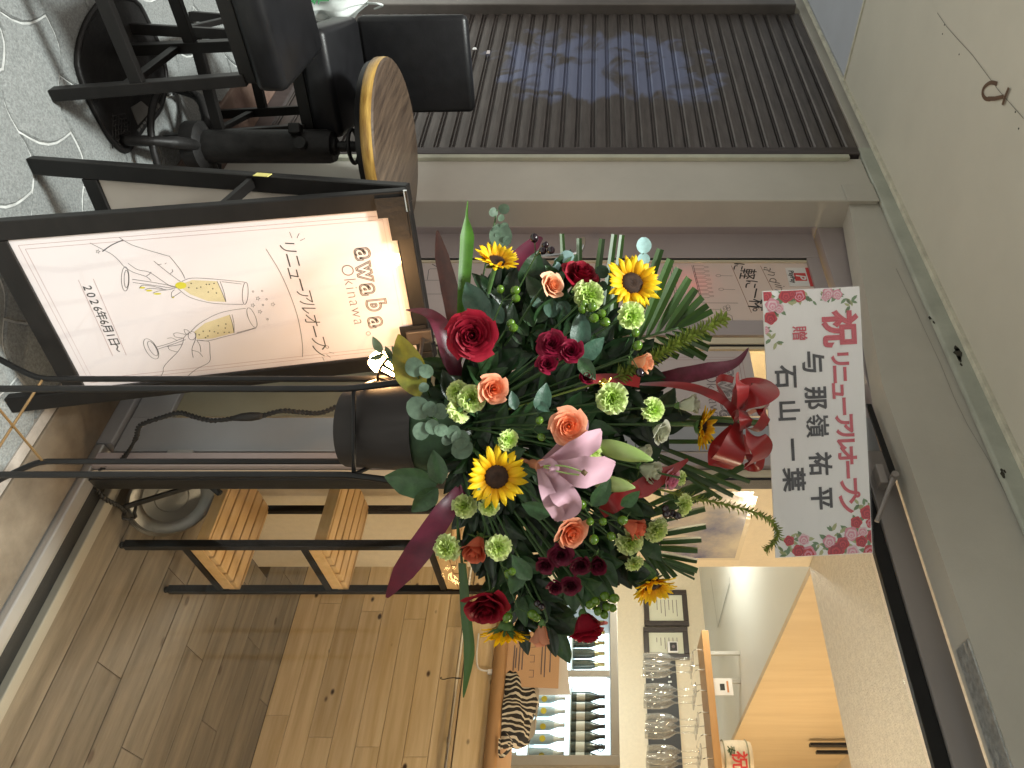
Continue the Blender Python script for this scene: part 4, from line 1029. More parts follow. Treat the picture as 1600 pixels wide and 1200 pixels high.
def bottle(x, y, z, label, group, body, foil, lab, rnd=False, s=1.0):
    o = thing('bottle', (x, y, z + .0005), label, 'bottle', group); o.scale = (s, s, s)
    o.rotation_euler.z = random.uniform(-.5, .3) + .35
    inst('glass_body', meB, o, None, body); inst('foil', meF, o, None, foil)
    if rnd: inst('label', meR, o, None, lab)
    elif lab: inst('label', meL, o, None, lab)
ORD = ['leftmost', 'second', 'third', 'fourth', 'fifth', 'sixth', 'rightmost']
z1s = shz[0]
sB = .60 if False else .62
for k in range(5):
    bottle(fx0 + .11 + k * .075, YFR + .12, z1s, ORD[k] + ' gold-foiled bottle from the left on the top left fridge shelf', 'gold-foiled bottles in the fridge', dkg, goldf, None, s=.74)
for k in range(4):
    bottle(fx0 + .12 + k * .09, YFR + .12, shz[1], ORD[k] + ' dark bottle with pale label from the left on the lower left fridge shelf', 'lower bottles in the fridge', dkg, goldf, silv, s=.74)
for k in range(7):
    bottle(xm + .115 + k * .062, YFR + .11, z1s, ORD[k] + ' black labelled bottle from the left on the top right fridge shelf', 'labelled bottles in the fridge', dkg, blk, silv if k < 3 else whl, s=.74)
for k in range(5):
    bottle(xm + .12 + k * .085, YFR + .12, shz[1], ORD[k] + ' pale clear bottle from the left on the lower right fridge shelf', 'clear bottles in the fridge', clr, whl, yell, True, s=.74)
for k in range(5):
    bottle(xm + .13 + k * .085, YFR + .10, shz[2], ORD[k] + ' pale clear bottle from the left on the bottom right fridge shelf', 'clear bottles in the fridge', clr, whl, yell, True, s=.74)

# back wall: framed certificates and dark menu board
def Kp(px, py, Y=YB - .02): return onY(px, py, Y)
for (u0, u1, xx0, xx1, lb) in [(922, 978, 1005, 1077, 'left of two dark framed certificates on the kitchen wall'), (980, 1030, 1005, 1078, 'right of two dark framed certificates, beside the hanging glasses')]:
    a, b = Kp(xx0, u0), Kp(xx1, u1)
    t = thing('framed_certificate', ((a.x + b.x) / 2, YB - .03, a.z), lb, 'frame', 'framed certificates')
    fw_ = .045
    fm = bpy.data.materials.get('frame_brown') or mat('frame_brown', (0.03, 0.02, 0.018), .4)
    mk('paper', g_box((a.x + fw_ * .6, YB - .012, a.z + fw_ * .6), (b.x - fw_ * .6, YB - .008, b.z - fw_ * .6)), bpy.data.materials.get('cert_paper') or mat('cert_paper', (0.62, 0.61, 0.48), .3), t)
    for q in [((a.x, a.z), (a.x + fw_, b.z)), ((b.x - fw_, a.z), (b.x, b.z)), ((a.x + fw_ + .0005, a.z), (b.x - fw_ - .0005, a.z + fw_)), ((a.x + fw_ + .0005, b.z - fw_), (b.x - fw_ - .0005, b.z))]:
        mk('frame_bar', g_box((q[0][0], YB - .03, q[0][1]), (q[1][0], YB - .0005, q[1][1])), fm, t, bevel=.004)
    g = g_new()
    for k in range(6):
        zq_ = b.z - .10 - k * .035
        if zq_ > a.z + .07: g_box((a.x + .09, YB - .0135, zq_), (b.x - .09 - .03 * (k % 3), YB - .0128, zq_ + .006), g)
    mk('print_lines', g, MT['inkgrey'], t)
a, b = Kp(1008, 1032), Kp(1068, 1215)
mb = mk('menu_blackboard', g_box((a.x, YB - .02, a.z), (b.x, YB - .001, b.z)), mat('blackboard', (0.012, 0.012, 0.013), .5), label='black menu board with white dots behind the hanging glasses', cat='board')
g = g_new()
for k in range(30):
    c = Vector((random.uniform(a.x + .03, b.x - .03), YB - .0205, random.choice([a.z + .05, (a.z + b.z) / 2, b.z - .06]) + random.uniform(-.01, .01)))
    g_prism([c + Vector((.009 * math.cos(t_), 0, .009 * math.sin(t_))) for t_ in [q * math.pi / 3 for q in range(6)]], (0, -.001, 0), g)
mk('chalk_dots', g, whl, mb)
a = Kp(1052, 1012, YB - .034)
sc_ = mk('wall_sensor', g_box(a - Vector((.05, .02, .05)), a + Vector((.05, 0, .04))), MT['white'], bevel=.008, label='small white box with a black lens on the right certificate', cat='sensor')
mk('lens_face', g_box(a - Vector((.036, .026, .03)), a + Vector((.036, -.0202, .03))), MT['ink'], sc_, bevel=.004)
mk('lens', g_lathe([(0, .004), (.012, .003), (.015, 0)], 14, Matrix.Translation(a + Vector((0, -.0262, 0))) @ Matrix.Rotation(R_(90), 4, 'X')), MT['inkgrey'], sc_)

# hanging glass shelf
YS = 4.77; ZS = 2.165
sx0 = onY(1090, 998, YS).x
hs_ = thing('glass_shelf', (-1.3, YS, ZS), 'orange wood shelf hung on metal rods with a wire rack for glasses', 'shelf')
mk('board', g_box((sx0, YS - .14, ZS), (-.3, YS + .14, ZS + .045)), mat('orange_wood', (0.52, 0.27, 0.10), .4, col2=(0.60, 0.34, 0.14), vscale=3, stretch=(.6, 8, 8)), hs_, bevel=.003)
rx = onY(1120, 1021, YS).x
mk('rod', g_box((rx - .011, YS - .011, ZS + .0455), (rx + .011, YS + .011, HC + .002)), MT['alu'], hs_)
rx2 = onY(1120, 1065, YS + .1).x
mk('rod', g_box((rx2 - .011, YS + .089, ZS + .0455), (rx2 + .011, YS + .111, HC + .002)), MT['alu'], hs_)
for k in range(9):
    X = sx0 + .13 + k * .128
    mk('wire', g_tube(bez([(X, YS - .13, ZS - .001), (X, YS - .13, ZS - .06), (X, YS + .12, ZS - .06), (X, YS + .12, ZS - .001)], 4), .003, 6), MT['chrome'], hs_)
gprof = [(.0, .0), (.036, .001), (.037, .003), (.008, .008), (.0045, .02), (.0042, .10), (.010, .112), (.026, .14), (.032, .175), (.032, .22), (.027, .262), (.0262, .262), (.031, .22), (.031, .175), (.025, .141), (.0, .113)]
meG = mesh_of('flute', g_lathe(gprof, 16, Matrix.Rotation(R_(180), 4, 'X')), smooth=2); meG.materials.append(MT['flute'])
ntf = MT['flute'].node_tree; dfn = ntf.nodes.new('ShaderNodeBsdfTranslucent'); dfn.inputs['Color'].default_value = (.9, .93, .95, 1); mxf = ntf.nodes.new('ShaderNodeMixShader'); mxf.inputs[0].default_value = .12
of_ = ntf.nodes['Material Output']; ls_ = of_.inputs['Surface'].links[0].from_socket; ntf.links.new(ls_, mxf.inputs[1]); ntf.links.new(dfn.outputs[0], mxf.inputs[2]); ntf.links.new(mxf.outputs[0], of_.inputs['Surface'])
for gi_, u in enumerate([1044, 1092, 1139, 1188]):
    x0_ = onY(1070, u, YS).x
    for k in range(3):
        o = bpy.data.objects.new('champagne_flute', meG); COL.objects.link(o)
        o.location = (x0_ - .02 + .012 * k, YS - .11 + .085 * k, ZS - .065); o.scale = (1.22, 1.22, 1.22)
        props(o, ['front', 'middle', 'back'][k] + ' clear champagne flute in the ' + ['leftmost', 'second', 'third', 'rightmost'][gi_] + ' hanging row under the orange shelf', 'glass', 'flutes hanging under the shelf')
# sake barrel and card on the shelf
bc = onY(1118, 1188, YS); bc.z = ZS + .046
sk = thing('sake_barrel', bc, 'small white festive barrel with red character on the hanging shelf', 'barrel')
BM_ = Matrix.Translation(bc)
mk('body', g_lathe([(0, .002), (.098, .002), (.106, .03), (.11, .10), (.108, .17), (.10, .195), (0, .196)], 28, BM_), mat('straw_wrap', (0.68, 0.60, 0.46), .7, var=.12, vscale=14, stretch=(1, 1, 3)), sk, smooth=2)
rope = mat('rope', (0.30, 0.30, 0.20), .8)
for z in (.028, .168): mk('rope', g_tube([bc + Vector((.111 * math.cos(a), .111 * math.sin(a), z)) for a in [k * math.pi / 14 for k in range(29)]], .004, 6, cap=False), rope, sk, smooth=True)
dv = (Vector((0, 0, 0)) - bc); dv.z = 0; dv.normalize(); sx_ = UP.cross(dv)
mk('red_character', textgeo('祝', .10, bc + dv * .114 + UP * .105 + sx_ * -.0, sx_, UP, .002), MT['redpay'], sk)
mk('floral_mark', textgeo('寿', .055, bc + dv * .106 + UP * .06 + sx_ * -.05, sx_, UP, .001), MT['meshcol'], sk)
cc = onY(1108, 1073, YS - .08); cc.z = ZS + .046
cr = thing('small_card', cc, 'small white card with orange print standing on the hanging shelf', 'card')
mk('sheet', g_box(cc + Vector((-.052, 0, 0)), cc + Vector((.052, .004, .125))), MT['white'], cr)
mk('print_box', g_box(cc + Vector((-.018, -.001, .045)), cc + Vector((.022, -.0002, .075))), MT['ink'], cr)
mk('print_bar', g_box(cc + Vector((-.035, -.001, .088)), cc + Vector((.035, -.0002, .10))), mat('orange_ink', (0.6, 0.25, 0.1), .5), cr)

# on the counter
ck = onY(805, 1030, 3.42); ck.z = 1.064
mc = thing('menu_card', ck, 'orange menu card standing on the bar counter below the rose', 'menu')
m0, m1 = onY(820, 985, 3.42), onY(873, 1072, 3.42)
tl_ = Vector((0.0, .05, 0))
z0_ = 1.064
mk('sheet', g_prism([Vector((m0.x, 3.42, z0_)), Vector((m1.x, 3.42, z0_)), Vector((m1.x, 3.45, z0_ + .245)), Vector((m0.x, 3.45, z0_ + .245))], (0, .003, 0)), mat('orange_card', (0.62, 0.38, 0.22), .5), mc)
g = g_new()
for z_, w_ in [(.20, .10), (.175, .14), (.16, .12), (.07, .09), (.055, .10), (.04, .08), (.03, .10)]:
    y_ = 3.42 + .03 * z_ / .245 - .001; xc_ = (m0.x + m1.x) / 2
    g_box((xc_ - w_ * .6, y_ - .001, z0_ + z_), (xc_ + w_ * .6, y_ - .0002, z0_ + z_ + .005), g)
for k in (-1, 0, 1):
    xc_ = (m0.x + m1.x) / 2 + k * .07; y_ = 3.42 + .03 * .115 / .245 - .001
    g_ribbon([(xc_ - .016, y_, z0_ + .10), (xc_ + .016, y_, z0_ + .10), (xc_ + .016, y_, z0_ + .128), (xc_ - .016, y_, z0_ + .128), (xc_ - .016, y_, z0_ + .10)], .003, (0, -1, 0), g)
mk('print', g, MT['inkgrey'], mc)
mk('white_sheet', g_prism([Vector((m0.x + .04, 3.455, z0_)), Vector((m1.x + .03, 3.455, z0_)), Vector((m1.x + .015, 3.49, z0_ + .30)), Vector((m0.x + .05, 3.49, z0_ + .27))], (0, .003, 0)), MT['white'], mc)
# patterned cloth bag
bg_c = onY(800, 1105, 3.50); bg_c.z = 1.064
zebra = mat('zebra_cloth', (0.02, 0.018, 0.018), .8)
nt = zebra.node_tree; tw = nt.nodes.new('ShaderNodeTexWave'); tw.inputs['Scale'].default_value = 14; tw.inputs['Distortion'].default_value = 9; tw.inputs['Detail'].default_value = 1.5
tcz = nt.nodes.new('ShaderNodeTexCoord'); rz = nt.nodes.new('ShaderNodeValToRGB'); rz.color_ramp.interpolation = 'CONSTANT'; rz.color_ramp.elements[1].position = .68
rz.color_ramp.elements[0].color = (.015, .013, .013, 1); rz.color_ramp.elements[1].color = (.62, .56, .46, 1)
nt.links.new(tcz.outputs['Object'], tw.inputs['Vector']); nt.links.new(tw.outputs['Fac'], rz.inputs['Fac']); nt.links.new(rz.outputs[0], nt.nodes['Principled BSDF'].inputs['Base Color'])
def zb(u, v):
    a = 2 * math.pi * u; ph = math.pi / 2 * v
    d = Vector((math.cos(a) * math.cos(ph), math.sin(a) * math.cos(ph) * .6, math.sin(ph)))
    n = 1 + .28 * mnoise.noise(d * 2.1 + Vector((3, 1, 2))) + .10 * mnoise.noise(d * 6)
    return bg_c + Vector((d.x * .185 * n, d.y * .17 * n, d.z * .145 * n + .001))
cb_ = mk('cloth_bag', g_grid(zb, 36, 14), zebra, smooth=True, label='crumpled black and white zebra-pattern cloth bag on the counter', cat='bag')
mk('strap', g_ribbon(bez([bg_c + Vector((.13, -.09, .02)), bg_c + Vector((.19, -.12, .06)), bg_c + Vector((.24, -.12, .012)), bg_c + Vector((.17, -.13, .004))], 5), .018, (0, -.5, 1)), zebra, cb_)
mk('pale_lining', g_grid(lambda u, v: bg_c + Vector((-.02 + .17 * u - .08 * v, -.035 + .02 * u, .10 + .055 * math.sin(2.6 * u + .3) * (1 - v * .2) + .012 * v + .012 * math.sin(9 * u))), 10, 3), mat('beige_lining', (0.52, 0.46, 0.37), .7), cb_, smooth=True)
# white cable plugged on the counter front
wc = [onY(748, 990, YC - .02), onY(745, 1020, YC - .03), onY(746, 1040, YC - .03), onY(753, 1047, YC - .03), onY(768, 1048, YC - .02)]
wo = mk('white_cable', g_tube(bez(wc, 6), .0045, 8), MT['white'], smooth=True, label='white charging cable with plug against the counter front', cat='cable')
mk('plug', g_obox(onY(762, 1045, YC - .03), Vector((.022, 0, 0)), Vector((0, .02, 0)), Vector((0, 0, .032))), MT['white'], wo, bevel=.003)
# kitchen: dark pendant in the wood bulkhead bay
pdp = P(1272, 1185, 3.6)
pd = thing('pendant_rail', pdp, 'dark hanging bracket in front of the wooden bulkhead', 'bracket')
mk('strap', g_obox(onX(1266, 1160, XWL + .06), UP * .5, Vector((.018, 0, 0)), Vector((0, .05, 0))), MT['black'], pd)
mk('hook_plate', g_obox(onX(1276, 1172, XWL + .055), UP * .45, Vector((.018, 0, 0)), Vector((0, .04, 0))), MT['black'], pd)
# ------------------------------------------------------------------ flower stand
random.seed(5)
SC = XZ(0.098, 1.62)
fs = thing('flower_stand', SC, 'tall black metal flower stand with thin legs and a dark tub', 'flower stand')
legp = [(-0.012, 1.72, -1, 1), (0.183, 1.72, 1, 1), (0.010, 1.525, -1, -1), (0.190, 1.525, 1, -1)]
bends = []
for (x, z, sx, sz) in legp:
    p = XZ(x, z); o = (RT * sx * .7 + FW * sz * .45).normalized()
    pts = [p + o * .085 + UP * .006, p + o * .05 + UP * .07, p + o * .012 + UP * .15, p + o * .001 + UP * .19, p + UP * .24, p + UP * .6, p + UP * .92, p + UP * 1.0 + o * .004, p + UP * 1.12 + o * .022]
    mk('leg', g_tube(bez(pts, 4), .0072, 10), MT['black'], fs, smooth=2); bends.append(p + UP * .185)
    mk('foot_cap', g_lathe([(0, 0), (.010, 0), (.010, .012), (.0075, .016), (0, .016)], 12, Matrix.Translation(p + o * .085)), MT['rubber'], fs, smooth=2)
brass = mat('brass_wire', (0.28, 0.18, 0.08), .4, metal=.7)
mk('cross_wire', g_tube([bends[2] + UP * .03 + RT * .01, bends[1]], .003, 6), brass, fs)
mk('cross_wire', g_tube([bends[3] + UP * .02, bends[0]], .003, 6), brass, fs)
for a, b in [(0, 1), (2, 3), (0, 2), (1, 3)]:
    pa, pb_ = XZ(*legp[a][:2]), XZ(*legp[b][:2]); mk('ring_bar', g_tube([pa + UP * .985, pb_ + UP * .985], .005, 6), MT['black'], fs, smooth=True)
PM = Matrix.Translation(SC)
mk('tub', g_lathe([(0, .937), (.083, .937), (.086, .942), (.094, 1.09), (.0955, 1.10), (.0935, 1.10), (.091, 1.085), (0, 1.08)], 40, PM), mat('dark_tub', (0.016, 0.012, 0.0105), .75, var=.15), fs, smooth=2)
mk('post', g_tube([SC + UP * 1.08 + FW * .05, P(1300, 660, 1.70)], .007, 8), MT['black'], fs)
mk('floral_foam', g_lathe([(0, 1.0801), (.088, 1.0801), (.095, 1.12), (.08, 1.19), (.04, 1.225), (0, 1.23)], 16, PM), mat('foam', (0.02, 0.045, 0.018), .9, var=.3, vscale=40), fs, smooth=True)
FOAM = SC + UP * 1.15

# ------------------------------------------------------------------ flower building blocks
def Zf(px, py, k=.25):
    r2 = ((px - 890) / 340) ** 2 + ((py - 705) / 400) ** 2
    return 1.63 - k * math.sqrt(max(0.0, 1 - r2))
def petal_rev(Rr, zt, zb, hw, lip, ph, nu=8, nv=7, spiral=.10):
    def f(u, v):
        s = 2 * u - 1
        r = Rr * (v ** .55); z = zb + (zt - zb) * v
        if v > .7:
            k = (v - .7) / .3; r += lip * k * k; z -= lip * .75 * k * k
        w = hw * (math.sin(math.pi * (.14 + .58 * v)) ** .5)
        z -= .13 * (zt - zb) * abs(s) ** 4 * v
        r *= 1 + spiral * s + .035 * math.sin(5 * s + ph) * v
        z += .025 * math.sin(6 * s + ph * 2) * v * v
        a = s * w
        return Vector((r * math.cos(a), r * math.sin(a), z))
    return g_grid(f, nu, nv)
def pm(name, g):
    me = mesh_of(name, g, smooth=True); me.materials.append(MT['meshcol']); return me
RING_OPEN = [(.10, .42, -.3, 1.6, .0, 2), (.17, .46, -.35, 1.4, .01, 3), (.25, .48, -.35, 1.2, .02, 3), (.34, .47, -.4, 1.05, .04, 3), (.45, .44, -.45, .98, .06, 4), (.57, .38, -.5, .95, .08, 4), (.72, .29, -.52, .9, .10, 5), (.85, .18, -.54, .85, .12, 5), (.95, .04, -.56, .8, .16, 5)]
RING_CUP = [(.10, .46, -.4, 1.6, .0, 2), (.18, .50, -.45, 1.35, .01, 3), (.27, .54, -.5, 1.2, .02, 3), (.38, .54, -.6, 1.1, .04, 3), (.53, .49, -.7, 1.0, .08, 4), (.70, .38, -.75, .95, .15, 4), (.88, .22, -.8, .85, .20, 4)]
RING_BUD = [(.12, .75, -.7, 1.6, .0, 2), (.26, .78, -.75, 1.4, .02, 3), (.42, .72, -.8, 1.25, .06, 3), (.58, .60, -.85, 1.15, .10, 3)]
def ringset(rings): return [(pm('petal', petal_rev(R, zt, zb, hw, lip, i * 1.7)), n) for i, (R, zt, zb, hw, lip, n) in enumerate(rings)]
RS = {'open': ringset(RING_OPEN), 'cup': ringset(RING_CUP), 'bud': ringset(RING_BUD)}
def leafmesh(w=.5, L=1.0, fold=.12, curl=.25, serr=0.0, n=10, blunt=False):
    def f(u, v):
        s = 2 * u - 1
        sh = math.sin(math.pi * min(1, v * .98 + .01)) ** .75 * (1.15 - .45 * v)
        if blunt: sh = math.sin(math.pi * (.03 + .94 * v)) ** .5
        ww = w / 2 * sh * (1 + serr * math.sin(v * 60))
        return Vector((s * ww, L * v, abs(s) * fold * ww * 1.6 - curl * L * v * v * .5 + .012 * math.sin(v * 22) * abs(s)))
    return g_grid(f, 4, n)
SEP = pm('sepal', leafmesh(.18, .75, .2, -.5, n=6))
LEAF_A = pm('leaf', leafmesh(.62, 1, .25, .35, .04, 12)); LEAF_B = pm('leaf', leafmesh(.5, 1, .35, .15, 0, 10)); LEAF_R = pm('leaf', leafmesh(.86, .9, .12, .2, 0, 8, True))
def calyx_mesh(r, z0, z1):
    return pm('calyx', g_lathe([(0, z0), (r * .35, z0), (r * .8, z0 + (z1 - z0) * .35), (r, z1)], 10))
HEART = pm('heart', g_grid(lambda u, v: Vector(((.012 + .105 * (1 - v) ** .6) * math.cos(2 * math.pi * u) * (1 + .18 * math.sin(2 * math.pi * u * 2 + v * 7)), (.012 + .105 * (1 - v) ** .6) * math.sin(2 * math.pi * u) * (1 + .18 * math.sin(2 * math.pi * u * 2 + v * 7)), .1 + .3 * v)), 16, 5))
CAL = calyx_mesh(.26, -.95, -.55); CALC = calyx_mesh(.26, -1.0, -.15)
STEMG = MT['meshcol']
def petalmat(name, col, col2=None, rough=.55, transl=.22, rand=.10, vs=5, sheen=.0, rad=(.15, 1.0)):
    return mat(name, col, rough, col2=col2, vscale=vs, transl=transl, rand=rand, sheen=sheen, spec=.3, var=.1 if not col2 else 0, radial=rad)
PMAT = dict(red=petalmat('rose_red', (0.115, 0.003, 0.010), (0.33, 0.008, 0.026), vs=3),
            crimson=petalmat('rose_crimson', (0.12, 0.003, 0.016), (0.27, 0.009, 0.040), vs=3),
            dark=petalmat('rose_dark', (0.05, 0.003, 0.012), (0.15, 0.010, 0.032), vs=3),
            peach=petalmat('rose_peach', (0.82, 0.28, 0.10), (0.88, 0.52, 0.34), vs=2.2),
            orange=petalmat('rose_orange', (0.80, 0.16, 0.03), (0.88, 0.42, 0.26), vs=2.2),
            coral=petalmat('rose_coral', (0.62, 0.12, 0.06), (0.70, 0.20, 0.11), vs=2.2),
            dusty=petalmat('rose_dusty', (0.58, 0.23, 0.13), (0.66, 0.33, 0.21), vs=2),
            pink=petalmat('rose_pink', (0.66, 0.20, 0.36), (0.76, 0.40, 0.52), vs=3),
            ivory=petalmat('rose_ivory', (0.56, 0.58, 0.42), (0.68, 0.68, 0.56), vs=2),
            green=petalmat('carnation_green', (0.50, 0.72, 0.10), (0.80, 0.90, 0.46), vs=3.0, transl=.35),
            palegreen=petalmat('carnation_pale', (0.50, 0.66, 0.12), (0.74, 0.82, 0.42), vs=3.0, transl=.35),
            sun=petalmat('sunflower_yellow', (0.80, 0.34, 0.002), (0.90, 0.62, 0.012), vs=2, transl=.25, rad=(.0, .5)),
            lily=petalmat('lily_pink', (0.50, 0.30, 0.36), (0.64, 0.45, 0.50), vs=3, transl=.2))
LMAT = dict(dark=mat('leaf_dark', (0.013, 0.032, 0.012), .32, var=.35, vscale=5, rand=.35, transl=.08, bump=.1, bscale=20),
            rose=mat('leaf_rose', (0.030, 0.075, 0.024), .42, var=.3, vscale=6, rand=.2, transl=.12, bump=.12, bscale=16),
            teal=mat('leaf_teal', (0.040, 0.095, 0.062), .45, var=.25, vscale=6, rand=.15, transl=.1, bump=.12, bscale=16),
            euc=mat('leaf_eucalyptus', (0.095, 0.150, 0.100), .55, var=.25, vscale=4, rand=.22, transl=.15),
            eucblue=mat('leaf_eucalyptus_blue', (0.30, 0.47, 0.46), .6, var=.15, vscale=4, rand=.12),
            palm=mat('leaf_palm', (0.032, 0.078, 0.012), .38, var=.25, vscale=5, rand=.25, transl=.12),
            cord=mat('leaf_cordyline', (0.075, 0.014, 0.022), .36, col2=(0.13, 0.022, 0.045), vscale=3, transl=.18, stretch=(20, 20, 20), spec=.5),
            cordb=mat('leaf_cordyline_brown', (0.05, 0.016, 0.012), .33, col2=(0.10, 0.028, 0.018), vscale=30, transl=.22),
            cordm=mat('leaf_cordyline_magenta', (0.15, 0.016, 0.040), .4, col2=(0.085, 0.012, 0.030), vscale=30, transl=.15),
            blade=mat('leaf_blade', (0.05, 0.145, 0.014), .4, var=.3, vscale=20, transl=.25),
            lamplit=mat('leaf_lamplit', (0.17, 0.17, 0.020), .42, var=.2, vscale=12, transl=.3),  # yellow of the clip lamp's light is put into this leaf colour
            sepal=mat('sepal_green', (0.085, 0.17, 0.045), .5, var=.2, vscale=5, rand=.15),
            spike=mat('spike_green', (0.20, 0.25, 0.045), .5, var=.3, vscale=5, rand=.3, transl=.1),
            bud=mat('lily_bud_green', (0.22, 0.34, 0.08), .45, col2=(0.38, 0.46, 0.18), vscale=4),
            berry=mat('berry_black', (0.012, 0.005, 0.008), .15, spec=.6), gberry=mat('berry_green', (0.075, 0.15, 0.012), .25, var=.2, spec=.5))
def froot(name, label, cat, group, p, d, s, roll=0.0, zs=1.0):
    q = d.normalized().to_track_quat('Z', 'Y')
    M = Matrix.Translation(p) @ q.to_matrix().to_4x4() @ Matrix.Rotation(roll, 4, 'Z')
    o = bpy.data.objects.new(name, None); COL.objects.link(o); o.empty_display_size = .03
    o.matrix_basis = M @ Matrix.Diagonal((s, s, s * zs, 1))
    props(o, label, cat, group); return o, M @ Matrix.Diagonal((s, s, s * zs, 1))
def local_mesh(name, g, M, m, parent, smooth=True):
    inv = M.inverted(); g2_ = ([inv @ p for p in g[0]], g[1])
    me = mesh_of(name, g2_, smooth=smooth); me.materials.append(m); return inst(name, me, parent)
def facing(px, py, f=None):
    if f: a, b, c_ = f; return (UP * a + RT * b - FW * c_).normalized()
    return (-FW + UP * .75 * (px - 870) / 330 + RT * .75 * (py - 700) / 400).normalized()
def stem(root, M, p, d, s, r=.0028, m=None, bend=.4):
    back = p - d * s * .8
    mid = back.lerp(FOAM, .5) - d * s * bend + FW * .05
    local_mesh('stem', g_tube(bez([back, back - d * s * .9, mid, FOAM + (back - FOAM).normalized() * .06], 4), r, 6), M, m or STEMG, root)
def rose(px, py, rpx, kind, color, label, f=None, Z=None, sep=True, zs=1.0, group='roses in the arrangement', name='rose'):
    Z = Z or Zf(px, py); p = P(px, py, Z); d = facing(px, py, f); s = rpx * Z / FOC / (1.0 if kind != 'bud' else .72)
    o, M = froot(name, label, 'flower', group, p, d, s, random.uniform(0, 6.28), zs)
    a = 0
    for me, n in RS[kind]:
        for k in range(n):
            a += 2 * math.pi / n + random.uniform(-.12, .12)
            sc = random.uniform(.95, 1.06)
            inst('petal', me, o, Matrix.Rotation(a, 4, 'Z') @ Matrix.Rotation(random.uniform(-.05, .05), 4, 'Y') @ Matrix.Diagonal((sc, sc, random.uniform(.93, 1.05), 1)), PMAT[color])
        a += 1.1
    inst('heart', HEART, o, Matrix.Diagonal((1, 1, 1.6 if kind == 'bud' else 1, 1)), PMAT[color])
    zc = {'open': 0, 'cup': -.2, 'bud': -.25}[kind]
    inst('calyx', CAL, o, Matrix.Translation((0, 0, zc + .2)), LMAT['sepal'])
    if sep:
        for k in range(5):
            inst('sepal', SEP, o, Matrix.Translation((0, 0, zc - .42)) @ Matrix.Rotation(k * 1.2566 + .3, 4, 'Z') @ Matrix.Rotation(R_(random.uniform(-25, 30)), 4, 'X'), LMAT['sepal'])
    stem(o, M, p, d, s)
    return o
# carnation bloom: one ruffled mesh in three versions
def carn(seed):
    rnd = random.Random(seed); g = g_new()
    for layer, (el, n, L) in enumerate([(80, 5, .55), (62, 7, .72), (42, 8, .86), (20, 8, 1.0), (2, 7, 1.05)]):
        for k in range(n):
            a = 2 * math.pi * (k + rnd.random() * .6) / n + layer; ph = rnd.random() * 6; e = R_(el + rnd.uniform(-10, 10)); Lk = L * rnd.uniform(.85, 1.08)
            def f(u, v, a=a, e=e, ph=ph, Lk=Lk):
                s = 2 * u - 1; w = (.10 + .55 * v ** 1.3)
                rip = .10 * v * v * math.sin(s * 7 + ph) + .05 * v * v * math.sin(s * 15 + ph * 2)
                x = Lk * (v * (1 - .10 * s * s)) * math.cos(e) ; z = Lk * v * math.sin(e) - .25 + rip * math.cos(e) * 1.6
                x -= rip * math.sin(e) * 1.3
                x += .06 * v
                y = s * w * .8
                return Vector((x * math.cos(a) - y * math.sin(a), x * math.sin(a) + y * math.cos(a), z))
            g_grid(f, 8, 3, g)
    return pm('bloom', g)
CARN = [carn(k) for k in (1, 2, 3)]
def carnation(px, py, rpx, label, color='green', f=None, Z=None):
    Z = Z or Zf(px, py); p = P(px, py, Z); d = facing(px, py, f); s = rpx * Z / FOC / .95
    o, M = froot('carnation', label, 'flower', 'green carnations in the arrangement', p, d, s, random.uniform(0, 6.28))
    inst('bloom', random.choice(CARN), o, None, PMAT[color]); inst('calyx', CALC, o, Matrix.Translation((0, 0, -.05)), LMAT['sepal'])
    stem(o, M, p, d, s, .0022)
# sunflower
def sunpetal(L, w, curl):
    def f(u, v):
        s = 2 * u - 1; ww = w / 2 * (math.sin(math.pi * (.16 + .84 * v)) ** .7) * (1 if v < .99 else .1)
        return Vector((s * ww, L * v, -abs(s) * w * .18 + curl * L * math.sin(v * 2.2) * .3 - .05 * v * v))
    return pm('petal', g_grid(f, 4, 7))
SPET = [sunpetal(.72, .27, .5), sunpetal(.66, .25, .8), sunpetal(.76, .26, .3)]
rnd = random.Random(3); gdsk = g_lathe([(.42, -.06), (.43, .0), (.36, .05), (.22, .075), (.10, .05), (0, .03)], 28)
for k in range(170):
    r = .41 * math.sqrt((k + .5) / 170); a = k * 2.39996; z = .055 + .02 * math.sin(r * 7)
    c = Vector((r * math.cos(a), r * math.sin(a), z)); h = .045 + .02 * rnd.random()
    g_add(gdsk, [c + Vector((.016, 0, -.02)), c + Vector((-.008, .014, -.02)), c + Vector((-.008, -.014, -.02)), c + Vector((0, 0, h))], [(0, 1, 3), (1, 2, 3), (2, 0, 3)])
SDISC = pm('disc', gdsk)
SDM = mat('sunflower_disc', (0.020, 0.009, 0.005), .8, col2=(0.065, 0.028, 0.012), vscale=9)
